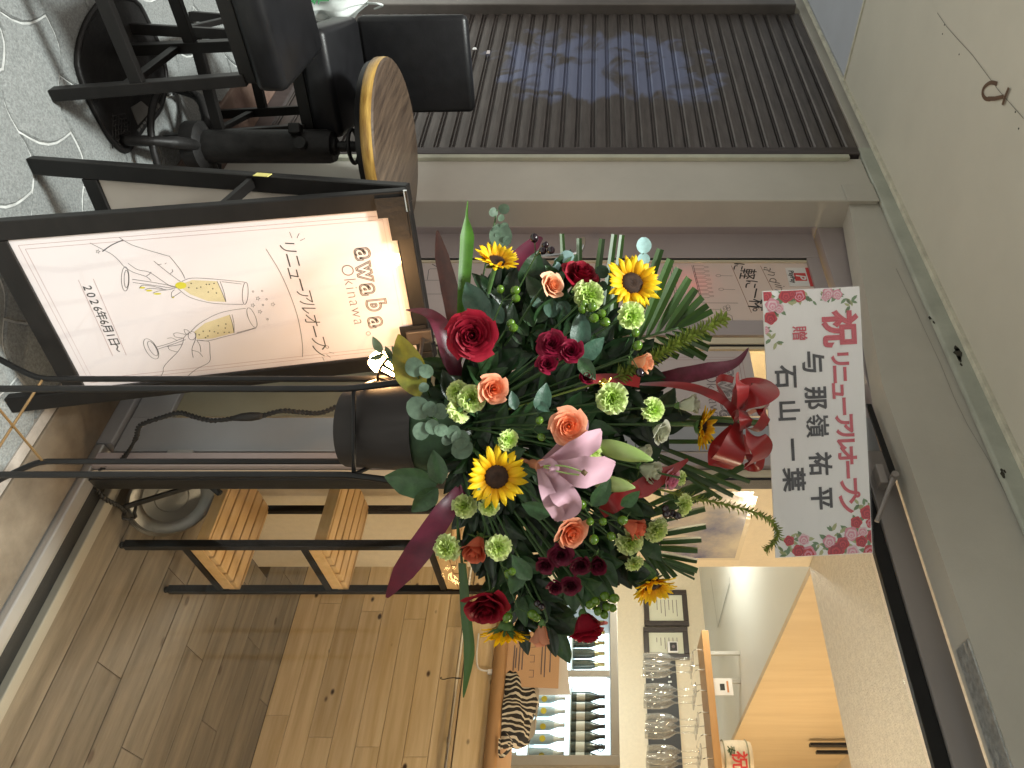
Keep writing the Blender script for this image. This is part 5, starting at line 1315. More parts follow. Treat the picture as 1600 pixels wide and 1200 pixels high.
def sunflower(px, py, rpx, label, f=None, Z=None, cup=0.0, roll=0.0):
    Z = Z or Zf(px, py); p = P(px, py, Z); d = facing(px, py, f); s = rpx * 1.0 * Z / FOC
    o, M = froot('sunflower', label, 'flower', 'sunflowers in the arrangement', p, d, s, roll)
    inst('disc', SDISC, o, None, SDM)
    for ring, n in enumerate((20, 18)):
        for k in range(n):
            a = 2 * math.pi * (k + ring * .5) / n + random.uniform(-.08, .08)
            tilt = R_(random.uniform(2, 22) + (cup if ring == 0 else cup * .6) + (14 if ring == 0 and random.random() < .3 else 0))
            inst('petal', SPET[(k + ring) % 3], o, Matrix.Rotation(a, 4, 'Z') @ Matrix.Translation((0, .37, -.03 * ring)) @ Matrix.Rotation(tilt, 4, 'X') @ Matrix.Rotation(random.uniform(-.25, .25), 4, 'Y') @ Matrix.Diagonal((1, random.uniform(.86, 1.1), 1, 1)), PMAT['sun'])
    for k in range(12):
        inst('sepal', SEP, o, Matrix.Rotation(2 * math.pi * k / 12, 4, 'Z') @ Matrix.Translation((0, .28, -.12)) @ Matrix.Rotation(R_(random.uniform(-10, 25)), 4, 'X') @ Matrix.Diagonal((1.5, .8, 1, 1)), LMAT['sepal'])
    inst('calyx', CAL, o, Matrix.Translation((0, 0, .32)) @ Matrix.Diagonal((1.5, 1.5, .75, 1)), LMAT['sepal'])
    stem(o, M, p, d, s * .55, .0048, LMAT['sepal'])
# leaves following a course in space
def bladegeo(pts, wpx, twist=0.0, fold=.25, tip=True, nw=4, tilt=(0, 0, 1), k=6, ruff=0.0):
    q = bez([P(*t_) for t_ in pts], k); fr_ = frames(q); n = len(q); tv = (UP * tilt[0] + RT * tilt[1] - FW * tilt[2]).normalized(); v = []; f = []
    for i, (p, t_, a, b) in enumerate(fr_):
        u = i / (n - 1); nr_ = (tv - t_ * tv.dot(t_)).normalized(); sd_ = t_.cross(nr_)
        sd_ = (Matrix.Rotation(twist * u, 3, t_) @ sd_); nr_ = sd_.cross(t_)
        if isinstance(wpx, (list, tuple)):
            x = u * (len(wpx) - 1); j = min(int(x), len(wpx) - 2); w = wpx[j] + (wpx[j + 1] - wpx[j]) * (x - j)
        else: w = wpx * math.sin(math.pi * min(.995, .12 + .88 * u)) ** .8
        w = w * pts[0][2] / FOC / 2
        for j in range(nw + 1):
            s = 2 * j / nw - 1
            v.append(p + sd_ * s * w + nr_ * (-(1 - abs(s)) * fold * w + ruff * w * abs(s) * math.sin(u * 15 + s * 2)))
    for i in range(n - 1):
        for j in range(nw): a = i * (nw + 1) + j; f.append((a, a + 1, a + nw + 2, a + nw + 1))
    return (v, f)
def blade(name, pts, w, m, label, cat='leaf', group=None, **k):
    g = bladegeo(pts, w, **k)
    o = thing(name, P(*pts[0]), label, cat, group)
    mk('leaf_blade', g, m, o, smooth=True)
    p0 = P(*pts[0]); mk('stem', g_tube(bez([p0, p0.lerp(FOAM, .5) + FW * .02, FOAM + FW * .02], 4), .003, 6), STEMG, o, smooth=True)
    return o
def midrib(): pass
def sprig(px, py, rpx, label, n=5, m='dark', me=None, f=None, Z=None, name='leaf_sprig', group='filler leaf sprigs', dirv=None):
    """twig with leaves: dirv = (image x, image y) growing direction"""
    Z = Z or Zf(px, py, .2) + .02; p = P(px, py, Z); dx, dy = dirv or ((px - 740), (py - 690)); l = math.hypot(dx, dy) or 1
    ax = (UP * dx / l + RT * dy / l - FW * .35).normalized(); L = rpx * Z / FOC
    o = thing(name, p, label, 'foliage', group)
    me = me or LEAF_A; base = p - ax * L
    mk('stem', g_tube(bez([base.lerp(FOAM, .6), base, p + ax * L * .5], 4), .0022, 5), STEMG, o, smooth=True)
    for k in range(n):
        t_ = k / max(1, n - 1); pos = base + ax * L * 1.35 * t_ - p
        side = 1 if k % 2 else -1
        tv = (-FW + UP * random.uniform(-.5, .7) + RT * random.uniform(-.6, .6)).normalized()
        ld_ = (Matrix.Rotation(side * R_(random.uniform(30, 70)) * (1 if k < n - 1 else .2), 3, tv) @ ax).normalized()
        zv = (tv - ld_ * tv.dot(ld_)).normalized(); xv = ld_.cross(zv)
        Mx = Matrix((xv, ld_, zv)).transposed().to_4x4(); s = L * random.uniform(.75, 1.1)
        inst('leaf', me, o, Matrix.Translation(pos) @ Mx @ Matrix.Diagonal((s, s, s, 1)), LMAT[m])
    return o
def leafat(name, label, leaves, m, me, group=None, cat='foliage', Z0=None):
    """leaves given by base and tip pixels"""
    p0 = P(leaves[0][0], leaves[0][1], Z0 or Zf(leaves[0][0], leaves[0][1]))
    o = thing(name, p0, label, cat, group)
    for (x0, y0, x1, y1, *r) in leaves:
        Z = Z0 or Zf((x0 + x1) / 2, (y0 + y1) / 2) - .01
        a, b = P(x0, y0, Z), P(x1, y1, Z - .01); ld_ = (b - a); s = ld_.length; ld_.normalize()
        tv = (-FW + UP * random.uniform(-.3, .5) + RT * random.uniform(-.4, .4)).normalized()
        if r: tv = (UP * r[0] + RT * r[1] - FW * r[2]).normalized()
        zv = (tv - ld_ * tv.dot(ld_)).normalized(); xv = ld_.cross(zv)
        Mx = Matrix((xv, ld_, zv)).transposed().to_4x4()
        inst('leaf', me, o, Matrix.Translation(a - p0) @ Mx @ Matrix.Diagonal((s, s, s, 1)), LMAT[m])
    x0, y0 = leaves[0][:2]
    mk('stem', g_tube(bez([p0, p0.lerp(FOAM, .4) + FW * .03, FOAM], 4), .0022, 5), STEMG, o, smooth=True)
    return o
SPH = pm('berry', g_lathe([(0, -1)] + [(math.sin(math.pi * k / 8), -math.cos(math.pi * k / 8) * 1.15) for k in range(1, 8)] + [(.05, 1.15), (0, 1.3)], 12))
def berries(pts, m, label, r=8):
    p0 = P(pts[0][0], pts[0][1], Zf(pts[0][0], pts[0][1]) - .015); o = thing('berry_sprig', p0, label, 'berries', 'hypericum berries')
    cxm = sum(t_[0] for t_ in pts) / len(pts); cym = sum(t_[1] for t_ in pts) / len(pts); Zc = Zf(cxm, cym) + .01
    hub = P(cxm - 12, cym + (690 - cym) * .05, Zc)
    for t_ in pts:
        x, y = t_[:2]; mm = t_[2] if len(t_) > 2 else m
        q = P(x, y, Zf(x, y) - .015 + random.uniform(-.01, .01)); s = r * Zc / FOC * random.uniform(.88, 1.1); dv_ = (q - hub).normalized()
        inst('berry', SPH, o, Matrix.Translation(q - p0) @ dv_.to_track_quat('Z', 'Y').to_matrix().to_4x4() @ Matrix.Diagonal((s, s, s, 1)), LMAT[mm])
        mk('twig', g_tube([q - dv_ * s, hub], .0012, 5), STEMG, o)
    mk('stem', g_tube(bez([hub, hub.lerp(FOAM, .5) + FW * .02, FOAM], 4), .0018, 5), STEMG, o)
# ------------------------------------------------------------------ the arrangement
# sunflowers
sunflower(776, 408, 33, 'upright sunflower highest on the left, near the eucalyptus tip' if False else 'cupped sunflower at the lower left edge beside the green blade leaf', f=(.35, -.75, .75), cup=20, Z=1.50)
sunflower(988, 442, 42, 'large sunflower in front of the left palm frond', f=(.30, -.25, .95), cup=6, Z=1.52)
sunflower(776, 745, 45, 'sunflower facing forward low in the middle of the arrangement', f=(.25, .05, 1), cup=2)
sunflower(1098, 668, 34, 'sunflower seen from the side right below the red bow', f=(.9, .15, .45), cup=12, Z=1.50)
sunflower(790, 985, 36, 'sunflower facing down to the right, half hidden below a red rose', f=(-.15, 1.0, .05), cup=8, Z=1.55)
sunflower(1020, 914, 36, 'sunflower at the right edge above the glass fridge', f=(.25, .75, .65), cup=24, Z=1.53)
# red roses
rose(738, 524, 37, 'open', 'red', 'large open red rose at the left beside the lit lamp', f=(.1, .05, 1), Z=1.40)
rose(908, 430, 30, 'cup', 'red', 'red rose seen from the side below the large left sunflower', f=(.35, -.65, .55), Z=1.52, zs=1.1)
rose(760, 950, 34, 'cup', 'red', 'red rose at the lower right above the downward sunflower', f=(.05, .55, .85), Z=1.48)
rose(918, 984, 30, 'cup', 'red', 'drooping red rose in front of the bottles in the fridge', f=(.30, .85, .35), Z=1.52, zs=1.15)
# dark small roses
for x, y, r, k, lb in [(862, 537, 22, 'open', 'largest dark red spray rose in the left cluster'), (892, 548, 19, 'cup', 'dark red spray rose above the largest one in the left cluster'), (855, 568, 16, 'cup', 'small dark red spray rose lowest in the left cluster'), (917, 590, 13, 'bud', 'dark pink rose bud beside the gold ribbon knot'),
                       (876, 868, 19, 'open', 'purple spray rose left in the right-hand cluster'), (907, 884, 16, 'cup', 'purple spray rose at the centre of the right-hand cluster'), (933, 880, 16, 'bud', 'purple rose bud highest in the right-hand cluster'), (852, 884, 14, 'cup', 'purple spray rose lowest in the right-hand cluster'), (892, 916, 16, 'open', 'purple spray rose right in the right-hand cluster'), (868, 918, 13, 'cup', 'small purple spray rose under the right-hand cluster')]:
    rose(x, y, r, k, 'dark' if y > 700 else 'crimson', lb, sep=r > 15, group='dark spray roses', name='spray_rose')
# peach, orange, coral
rose(771, 608, 23, 'cup', 'orange', 'orange rose low in the middle beside a green carnation', f=(.35, .0, .9))
rose(863, 445, 20, 'cup', 'peach', 'peach rose between two red roses at the left', f=(.6, -.2, .7))
rose(888, 666, 27, 'open', 'orange', 'bright orange open rose in the middle above the lily', f=(.15, -.02, 1), Z=1.36)
rose(1002, 567, 17, 'bud', 'peach', 'peach rose bud below the dark red ti leaf', f=(.95, .05, .35), Z=1.47)
rose(893, 832, 26, 'cup', 'orange', 'orange rose beside the drooping lily petal', f=(.45, .3, .85))
rose(744, 856, 21, 'bud', 'coral', 'coral rose bud low between two green carnations', f=(-.15, .55, .75), Z=1.46)
rose(990, 823, 18, 'bud', 'coral', 'coral rose bud beside a pair of green carnations', f=(.8, .35, .4))
rose(845, 992, 17, 'bud', 'dusty', 'dusty peach rose bud in front of the orange menu card', f=(-.1, .95, .2), Z=1.52)
rose(1050, 748, 18, 'cup', 'pink', 'pink rose below the red bow, next to ivory buds', f=(.75, .25, .55), Z=1.47)
rose(1076, 633, 17, 'bud', 'ivory', 'ivory lisianthus beside the bow and the upper sunflower', f=(.95, -.05, .3), Z=1.48, group='ivory lisianthus', name='lisianthus')
rose(1034, 676, 19, 'cup', 'ivory', 'ivory lisianthus to the left of the upper sunflower', f=(.75, .35, .55), Z=1.46, group='ivory lisianthus', name='lisianthus')
rose(1014, 736, 18, 'bud', 'ivory', 'ivory lisianthus between the lily buds and the pink rose', f=(.7, .25, .6), Z=1.45, group='ivory lisianthus', name='lisianthus')
rose(1005, 706, 13, 'bud', 'ivory', 'small ivory lisianthus behind the lily bud', f=(.8, .1, .5), Z=1.48, group='ivory lisianthus', name='lisianthus')
# carnations
for x, y, r, c, f, lb in [(921, 462, 23, 'green', (.3, -.1, 1), 'green carnation below the large left sunflower, by the red rose'), (987, 494, 20, 'green', (.3, .1, 1), 'green carnation just under the large left sunflower'),
    (957, 622, 23, 'green', None, 'bright green carnation in the upper middle'), (1022, 641, 18, 'green', (.5, .1, .9), 'green carnation between the middle one and the ivory lisianthus'),
    (925, 706, 18, 'palegreen', (.7, .0, .6), 'pale green carnation resting on the lily petal'), (795, 688, 16, 'green', (.7, .35, .6), 'small green carnation left of the central sunflower'),
    (737, 622, 20, 'green', (.2, -.1, 1), 'green carnation beside the low orange rose'), (713, 612, 17, 'palegreen', (-.4, -.3, .8), 'pale green carnation behind the one by the orange rose'),
    (714, 645, 18, 'palegreen', (-.5, .5, -.2), 'pale green carnation seen from behind above the eucalyptus'),
    (725, 791, 18, 'palegreen', (-.1, .2, 1), 'pale green carnation at the left foot of the central sunflower'), (764, 792, 15, 'palegreen', (-.1, .2, 1), 'pale green carnation tucked under the central sunflower'),
    (698, 857, 20, 'palegreen', (-.3, .3, .9), 'pale green carnation left of the low coral bud'), (779, 856, 19, 'palegreen', (.2, .2, 1), 'pale green carnation right of the low coral bud'),
    (985, 848, 21, 'palegreen', (.3, .3, .9), 'pale green carnation by the upper coral bud'), (1027, 830, 19, 'palegreen', (.6, .3, .7), 'pale green carnation above the upper coral bud'),
    (1070, 790, 17, 'palegreen', (.8, .3, .5), 'pale green carnation at the right end of the palm leaves'), (991, 881, 14, 'palegreen', (.3, .6, .7), 'small pale green carnation under the right-edge sunflower'),
    (1066, 748, 11, 'palegreen', (.9, .2, .3), 'tiny pale green carnation behind the pink rose')]:
    carnation(x, y, r, lb, c, f)
# lily
ly = thing('lily', P(843, 728, 1.36), 'pale pink lily with recurved petals at the centre', 'flower')
for pts, w in [([(843, 728, 1.40), (868, 722, 1.36), (900, 706, 1.33), (925, 688, 1.33), (940, 672, 1.36)], [10, 30, 42, 38, 6]),
               ([(845, 730, 1.40), (880, 736, 1.33), (915, 738, 1.31), (945, 732, 1.33), (962, 724, 1.37)], [10, 40, 56, 44, 5]),
               ([(845, 733, 1.39), (860, 750, 1.34), (880, 772, 1.31), (893, 790, 1.33), (880, 806, 1.36), (868, 812, 1.38)], [10, 34, 44, 36, 24, 6]),
               ([(842, 732, 1.38), (850, 755, 1.33), (862, 785, 1.32), (872, 805, 1.35), (869, 815, 1.38)], [8, 22, 30, 24, 6]),
               ([(842, 726, 1.38), (858, 722, 1.34), (866, 732, 1.32), (862, 742, 1.33), (850, 738, 1.36)], [8, 16, 18, 14, 4]),
               ([(846, 724, 1.42), (880, 700, 1.41), (905, 672, 1.42), (918, 655, 1.44)], [10, 30, 34, 5])]:
    mk('petal', bladegeo(pts, [q_ * .86 for q_ in w], fold=.35, nw=6, k=7, tilt=(.1, .1, 1), ruff=.22), PMAT['lily'], ly, smooth=True)
for pts in [[(850, 728, 1.36), (880, 728, 1.31), (912, 738, 1.29)], [(850, 730, 1.36), (878, 738, 1.31), (905, 742, 1.295)]]:
    mk('stamen', g_tube(bez([P(*q) for q in pts], 5), .0016, 6), LMAT['bud'], ly, smooth=True)
mk('anther', g_tube([P(910, 736, 1.29), P(916, 741, 1.288)], .0045, 8), mat('anther_brown', (.10, .06, .02), .7), ly, smooth=True)
mk('throat', g_tube(bez([P(815, 718, 1.46), P(832, 724, 1.42), P(848, 729, 1.39)], 4), [.004] * 4 + [.009] * 3 + [.014] * 2, 10), PMAT['dusty'], ly, smooth=True)
def lbud(a, b, w, label):
    pa, pb_ = P(*a), P(*b); o = thing('lily_bud', pa, label, 'flower bud', 'lily buds'); q = [pa.lerp(pb_, t_ / 9) for t_ in range(10)]
    g = g_tube(q, [w * Zf(a[0], a[1]) / FOC * k for k in (.35, .7, .92, 1, 1, .95, .85, .68, .42, .12)], 12)
    for i, p in enumerate(g[0]):
        if i % 4 == 0: g[0][i] = p + (pa.lerp(pb_, .5) - p) * .06
    mk('bud', g, LMAT['bud'], o, smooth=True); mk('stem', g_tube(bez([pa, pa.lerp(FOAM, .4) + FW * .04, FOAM], 4), .003, 6), STEMG, o, smooth=True)
lbud((930, 694, 1.42), (1020, 719, 1.36), 15, 'long green lily bud pointing towards the bow')
lbud((928, 752, 1.42), (992, 762, 1.36), 13, 'green lily bud above the drooping lily petals')
# berries
berries([(835, 372), (848, 392), (852, 383), (861, 391)], 'berry', 'black shiny berries above the left peach rose', 6)
for pts, lb in [([(782, 452), (805, 454, 'gberry'), (806, 466, 'gberry')], 'green and black berries under the left cupped sunflower'), ([(798, 505, 'gberry'), (802, 512, 'gberry')], 'pair of green berries beside the large red rose'),
                ([(910, 483), (925, 480), (940, 490), (945, 503), (928, 497), (912, 476)], 'green berries below the left green carnation'), ([(843, 657), (846, 683)], 'two yellow-green berries under the bright orange rose'),
                ([(909, 788), (922, 815), (942, 815), (973, 813), (928, 843), (955, 838)], 'green berries above the right orange rose'),
                ([(930, 940), (945, 932), (948, 948), (960, 935), (957, 950), (944, 960), (934, 955), (922, 945)], 'cluster of green berries above the drooping red rose'), ([(793, 965), (832, 960), (838, 965)], 'green berries between the red rose and the dusty bud'),
                ([(795, 897), (800, 893)], 'green berries under the low right carnation'), ([(993, 520), (996, 540), (1000, 582, 'berry')], 'berries beside the left palm rib')]:
    berries(pts, 'gberry', lb, 7)
berries([(1040, 795), (1050, 803), (1058, 806), (1042, 803)], 'berry', 'black berries under the right-end green carnation', 7)
berries([(846, 948), (823, 643), (848, 955)], 'berry', 'black berries scattered near the dusty bud', 6) if False else berries([(846, 948), (840, 943)], 'berry', 'black berries over the dusty peach bud', 6)
# ti leaves and blades
blade('ti_leaf', [(712, 520, 1.60), (702, 450, 1.60), (690, 400, 1.60), (683, 360, 1.61)], [22, 32, 26, 3], LMAT['cordb'], 'upright brown-red ti leaf at the left edge, beside the green blade', tilt=(-.3, .5, 1))
blade('ti_leaf', [(720, 600, 1.56), (705, 560, 1.54), (690, 510, 1.53), (668, 488, 1.55), (634, 484, 1.58)], [14, 32, 34, 22, 2], LMAT['cord'], 'dark purple ti leaf arching over the lamp and sandwich board', tilt=(.5, -.2, 1), twist=.5)
blade('ti_leaf', [(725, 760, 1.55), (695, 800, 1.50), (655, 860, 1.50), (630, 895, 1.52), (604, 934, 1.56)], [16, 34, 40, 34, 4], LMAT['cordm'], 'long purple ti leaf hanging down to the right of the tub', tilt=(.2, .1, 1), fold=.1)
blade('ti_leaf', [(1010, 594, 1.56), (1060, 588, 1.53), (1110, 578, 1.52), (1150, 566, 1.54), (1170, 543, 1.57)], [16, 30, 28, 14, 1], LMAT['cord'], 'dark red ti leaf pointing up beside the message card', tilt=(-.2, -.5, 1))
blade('ti_leaf', [(850, 452, 1.60), (826, 440, 1.60), (810, 412, 1.61), (835, 380, 1.62), (848, 372, 1.62)], [14, 34, 36, 20, 3], LMAT['cordm'], 'curled reddish ti leaf behind the black berries')
blade('blade_leaf', [(722, 500, 1.59), (726, 430, 1.59), (730, 370, 1.60), (729, 340, 1.60), (731, 313, 1.61)], [16, 20, 22, 5, 1], LMAT['blade'], 'bright green blade leaf upright at the far left', tilt=(.3, .2, 1))
blade('blade_leaf', [(722, 880, 1.58), (728, 960, 1.58), (733, 1020, 1.58), (724, 1090, 1.60)], [14, 20, 20, 2], LMAT['palm'], 'long green blade leaf hanging across the pine counter', tilt=(-.4, .2, 1))
# rose leaves that show
leafat('rose_leaf', 'three dark rose leaves hanging over the tub', [(682, 757, 598, 748, 0, .1, 1), (690, 756, 676, 705, .1, 0, 1), (684, 762, 643, 802, .1, .2, 1)], 'rose', LEAF_A, 'named leaf sprays', Z0=1.47)
leafat('rose_leaf', 'blue-green leaf pair below the left carnations', [(905, 545, 910, 488, .1, .1, 1), (905, 560, 945, 530, .4, .2, 1)], 'teal', LEAF_A, 'named leaf sprays', Z0=1.42)
leafat('rose_leaf', 'glossy dark leaves left of the bright orange rose', [(842, 645, 855, 600, .2, .2, 1), (838, 630, 858, 642, .3, 0, 1), (805, 640, 800, 612, .2, 0, 1)], 'teal', LEAF_A, 'named leaf sprays')
leafat('rose_leaf', 'dark leaf behind the cupped sunflower stem', [(760, 505, 727, 440, .2, .3, 1), (785, 505, 760, 465, .2, .4, 1)], 'teal', LEAF_A, 'named leaf sprays', Z0=1.52)
leafat('rose_leaf', 'dark leaves above the drooping lily petal', [(925, 790, 955, 752, .2, .2, 1), (862, 802, 815, 790, .2, .2, 1), (905, 560, 930, 592, .2, .2, 1)], 'rose', LEAF_A, 'named leaf sprays')
leafat('rose_leaf', 'yellow-lit leaf glowing against the clip lamp', [(655, 620, 622, 522, .1, -.1, 1)], 'lamplit', pm('leaf', leafmesh(.52, 1, .12, .1, 0, 12)), 'named leaf sprays', Z0=1.50)
leafat('rose_leaf', 'large dark leaf above the right purple roses', [(815, 880, 800, 930, .2, .2, 1), (830, 905, 800, 870, .1, .2, 1), (970, 790, 1000, 770, .3, .1, 1)], 'rose', LEAF_A, 'named leaf sprays')
# eucalyptus
leafat('eucalyptus_sprig', 'eucalyptus sprig with broad grey-green leaves over the tub', [(668, 650, 636, 622, 0, 0, 1), (668, 650, 676, 626, 0, 0, 1), (662, 660, 654, 690, .1, 0, 1), (672, 656, 680, 680, .1, 0, 1), (690, 655, 686, 628, 0, .2, 1), (700, 672, 676, 672, .7, 0, .6)], 'euc', LEAF_R, 'eucalyptus', Z0=1.43)
leafat('eucalyptus_sprig', 'blue-grey eucalyptus sprig beside the tub rim', [(706, 665, 712, 690, .1, 0, 1), (704, 680, 692, 696, .1, 0, 1), (722, 672, 716, 705, .2, 0, 1), (735, 690, 706, 715, .1, .1, 1)], 'euc', LEAF_R, 'eucalyptus', Z0=1.44)
leafat('eucalyptus_sprig', 'eucalyptus tip standing out against the pillar', [(777, 328, 764, 336, .3, .2, .8), (780, 330, 796, 322, .4, .2, .7), (782, 346, 784, 334, .3, .5, .6), (782, 360, 768, 362, .6, .2, .5), (784, 360, 793, 348, .1, .3, .9), (782, 372, 774, 364, .1, .3, .9), (790, 382, 795, 368, .1, .3, .9), (783, 388, 782, 345, 0, 1, .02)], 'euc', LEAF_R, 'eucalyptus', Z0=1.60)
leafat('eucalyptus_sprig', 'pale blue eucalyptus leaves above the large left sunflower', [(1006, 396, 1006, 368, .1, 0, 1), (1004, 396, 1008, 416, .1, .1, 1)], 'eucblue', LEAF_R, 'eucalyptus', Z0=1.54)
leafat('eucalyptus_sprig', 'pale blue eucalyptus leaf left of the side-view red rose', [(876, 404, 898, 398, .4, .1, .8), (872, 425, 868, 408, .2, .4, .8), (868, 410, 872, 402, .4, .4, .5)], 'eucblue', LEAF_R, 'eucalyptus', Z0=1.56)
leafat('eucalyptus_sprig', 'dark round eucalyptus leaves under the left peach rose', [(862, 470, 862, 498, .1, .1, 1), (882, 470, 878, 495, .1, .2, 1), (845, 470, 828, 475, .1, .1, 1), (940, 455, 944, 438, .1, .2, 1), (950, 430, 930, 418, .2, .2, 1)], 'teal', LEAF_R, 'eucalyptus', Z0=1.55)
leafat('eucalyptus_sprig', 'dark eucalyptus leaves silhouetted before the clip lamp', [(652, 588, 642, 556, .1, 0, 1), (674, 588, 656, 570, .1, 0, 1), (668, 600, 655, 612, .1, 0, 1)], 'euc', LEAF_R, 'eucalyptus', Z0=1.49)
leafat('eucalyptus_sprig', 'thin dark leaf tips crossing in front of the glowing bulb', [(597, 552, 582, 526, .3, .5, .5), (612, 560, 602, 541, .3, .4, .7), (624, 558, 612, 541, .3, .4, .7), (600, 552, 576, 562, .3, .5, .5), (650, 585, 600, 552, .2, .9, .1)], 'euc', LEAF_B, 'eucalyptus', Z0=1.52)
# palm fronds
def frond(name, rach, leaves, label, Z):
    o = thing(name, P(*rach[0], Z), label, 'palm frond', 'palm fronds')
    mk('rib', g_tube(bez([FOAM + FW * .04] + [P(x, y, Z) for x, y in rach], 5), .0026, 6), STEMG, o, smooth=True)
    for (x0, y0, x1, y1, w) in leaves:
        Z1 = Z + random.uniform(-.02, .02)
        mk('leaflet', bladegeo([(x0, y0, Z), ((x0 + x1) / 2, (y0 + y1) / 2, (Z + Z1) / 2), (x1, y1, Z1)], [w * .3, w * 1.05, w * 1.25, w * 1.2, w * 1.05], fold=.35, nw=2, k=3, tilt=(random.uniform(-.2, .2), random.uniform(-.1, .5), 1)), LMAT['palm'], o)
frond('palm_frond', [(900, 580), (950, 552), (1000, 530), (1060, 512)],
      [(985, 536, 1032, 389, 11), (998, 531, 1048, 405, 12), (1010, 527, 1061, 419, 12), (1024, 523, 1077, 434, 12), (1038, 520, 1087, 451, 11), (1046, 517, 1098, 464, 10), (1053, 515, 1106, 477, 9), (1060, 512, 1113, 486, 8),
       (965, 545, 905, 640, 9), (925, 565, 943, 455, 13), (945, 556, 965, 440, 13), (960, 548, 985, 460, 12), (905, 578, 905, 372, 8), (890, 585, 878, 365, 7), (915, 570, 941, 373, 9), (935, 560, 960, 366, 9), (950, 553, 972, 367, 8),
       (1005, 530, 1060, 558, 9), (1025, 526, 1085, 556, 10), (1040, 522, 1103, 560, 10), (1050, 518, 1108, 545, 10), (1060, 513, 1112, 530, 9), (890, 585, 868, 520, 12), (880, 590, 850, 500, 11), (870, 592, 838, 512, 10)], 'feathery cut palm frond fanning out at the upper left', 1.60)
frond('palm_frond', [(900, 780), (960, 810), (1000, 840), (1040, 880), (1085, 905)],
      [(1000, 810, 1163, 728, 10), (990, 800, 1130, 740, 9), (985, 815, 1113, 771, 10), (985, 825, 1102, 795, 10), (1000, 840, 1103, 822, 11), (1010, 848, 1096, 843, 11), (1015, 855, 1090, 860, 10), (1022, 864, 1090, 877, 9), (1030, 872, 1090, 892, 8), (1010, 850, 1056, 902, 8), (1000, 842, 1045, 905, 8), (985, 832, 1025, 890, 8), (1035, 878, 1085, 898, 5)], 'feathery cut palm frond fanning out at the upper right', 1.62)
frond('palm_frond', [(940, 690), (1000, 705), (1060, 735)],
      [(1010, 690, 1172, 753, 7), (1015, 705, 1158, 765, 7), (1030, 715, 1146, 775, 7), (1040, 722, 1128, 780, 6), (1000, 690, 1120, 690, 6), (1060, 650, 1185, 660, 8), (1040, 660, 1135, 655, 6)], 'narrow palm frond under the red bow', 1.58)
# green spikes
def spike(c, r0, r1, n, label, droop):
    q = bez([P(*t_) for t_ in c], 10); o = thing('flower_spike', q[0], label, 'flower spike', 'green flower spikes')
    mk('stalk', g_tube(bez([FOAM] + [P(*t_) for t_ in c], 8), .0024, 6), LMAT['spike'], o, smooth=True)
    pod = pm('floret', leafmesh(.55, 1, .5, .3, 0, 4)); pod.materials[0] = LMAT['spike']
    fr_ = frames(q); base = q[0]
    for k in range(n):
        t_ = k / n; x = t_ * (len(q) - 1); i = int(x); p, tt, a, b = fr_[i]; p = p.lerp(q[min(i + 1, len(q) - 1)], x - i)
        an = k * 2.39996; out = a * math.cos(an) + b * math.sin(an)
        rr = (r0 + (r1 - r0) * t_) * 1.5 / FOC * random.uniform(.8, 1.15)
        d_ = (out * .8 + tt * .7).normalized(); zv = (tt - d_ * tt.dot(d_)).normalized(); xv = d_.cross(zv)
        inst('floret', pod, o, Matrix.Translation(p + d_ * rr * .25 - base) @ Matrix((xv, d_, zv)).transposed().to_4x4() @ Matrix.Diagonal((rr * .75, rr * .75, rr * .75, 1)))
spike([(960, 590, 1.50), (1020, 560, 1.50), (1070, 530, 1.50), (1127, 500, 1.51)], 20, 19, 190, 'plump green flower spike pointing at the card', 0)
spike([(1050, 770, 1.52), (1110, 783, 1.51), (1170, 798, 1.50), (1205, 815, 1.50), (1215, 838, 1.50), (1198, 858, 1.50)], 14, 10, 170, 'thin curved green flower spike beside the wall poster', 0)
# filler foliage
random.seed(21)
ANCH = [(776, 408, 'the cupped left sunflower'), (988, 442, 'the large left sunflower'), (776, 745, 'the central low sunflower'), (1098, 668, 'the sunflower under the bow'), (1020, 914, 'the right-edge sunflower'), (738, 524, 'the big open red rose'), (908, 430, 'the side-view red rose'),
        (760, 950, 'the lower right red rose'), (918, 984, 'the drooping red rose'), (862, 540, 'the left dark spray roses'), (890, 890, 'the right purple spray roses'), (771, 608, 'the low orange rose'), (888, 666, 'the bright orange rose'), (893, 832, 'the right orange rose'), (744, 856, 'the low coral bud'),
        (990, 823, 'the upper coral bud'), (863, 445, 'the left peach rose'), (1002, 567, 'the peach bud by the ti leaf'), (957, 622, 'the bright green carnation'), (1022, 641, 'the green carnation near the bow'), (795, 688, 'the small central carnation'), (720, 625, 'the carnation pair above the tub'), (870, 745, 'the pink lily'), (970, 705, 'the long lily bud'), (1050, 748, 'the pink rose'), (925, 706, 'the carnation on the lily'), (725, 791, 'the carnation by the tub leaves')]
USED = set()
def near_label(px, py):
    for ax, ay, nm in sorted(ANCH, key=lambda t_: (t_[0] - px) ** 2 + (t_[1] - py) ** 2):
        dx, dy = px - ax, py - ay
        opts = [('just above' if dx > 0 else 'just below'), ('to the right of' if dy > 0 else 'to the left of')]
        if abs(dy) > abs(dx): opts.reverse()
        for w_ in opts:
            lb = 'dark green leaf twig ' + w_ + ' ' + nm
            if lb not in USED: USED.add(lb); return lb
for k in range(92):
    r = math.sqrt(random.uniform(.02, 1)); a = k * 2.39996
    px, py = 845 + 175 * r * math.cos(a), 705 + 265 * r * math.sin(a)
    sprig(px, py, random.uniform(42, 62), near_label(px, py), n=9, m='dark' if k % 3 else 'rose', me=random.choice([LEAF_A, LEAF_B]), Z=Zf(px, py, .12) + .04 + (.04 if k > 64 else 0))
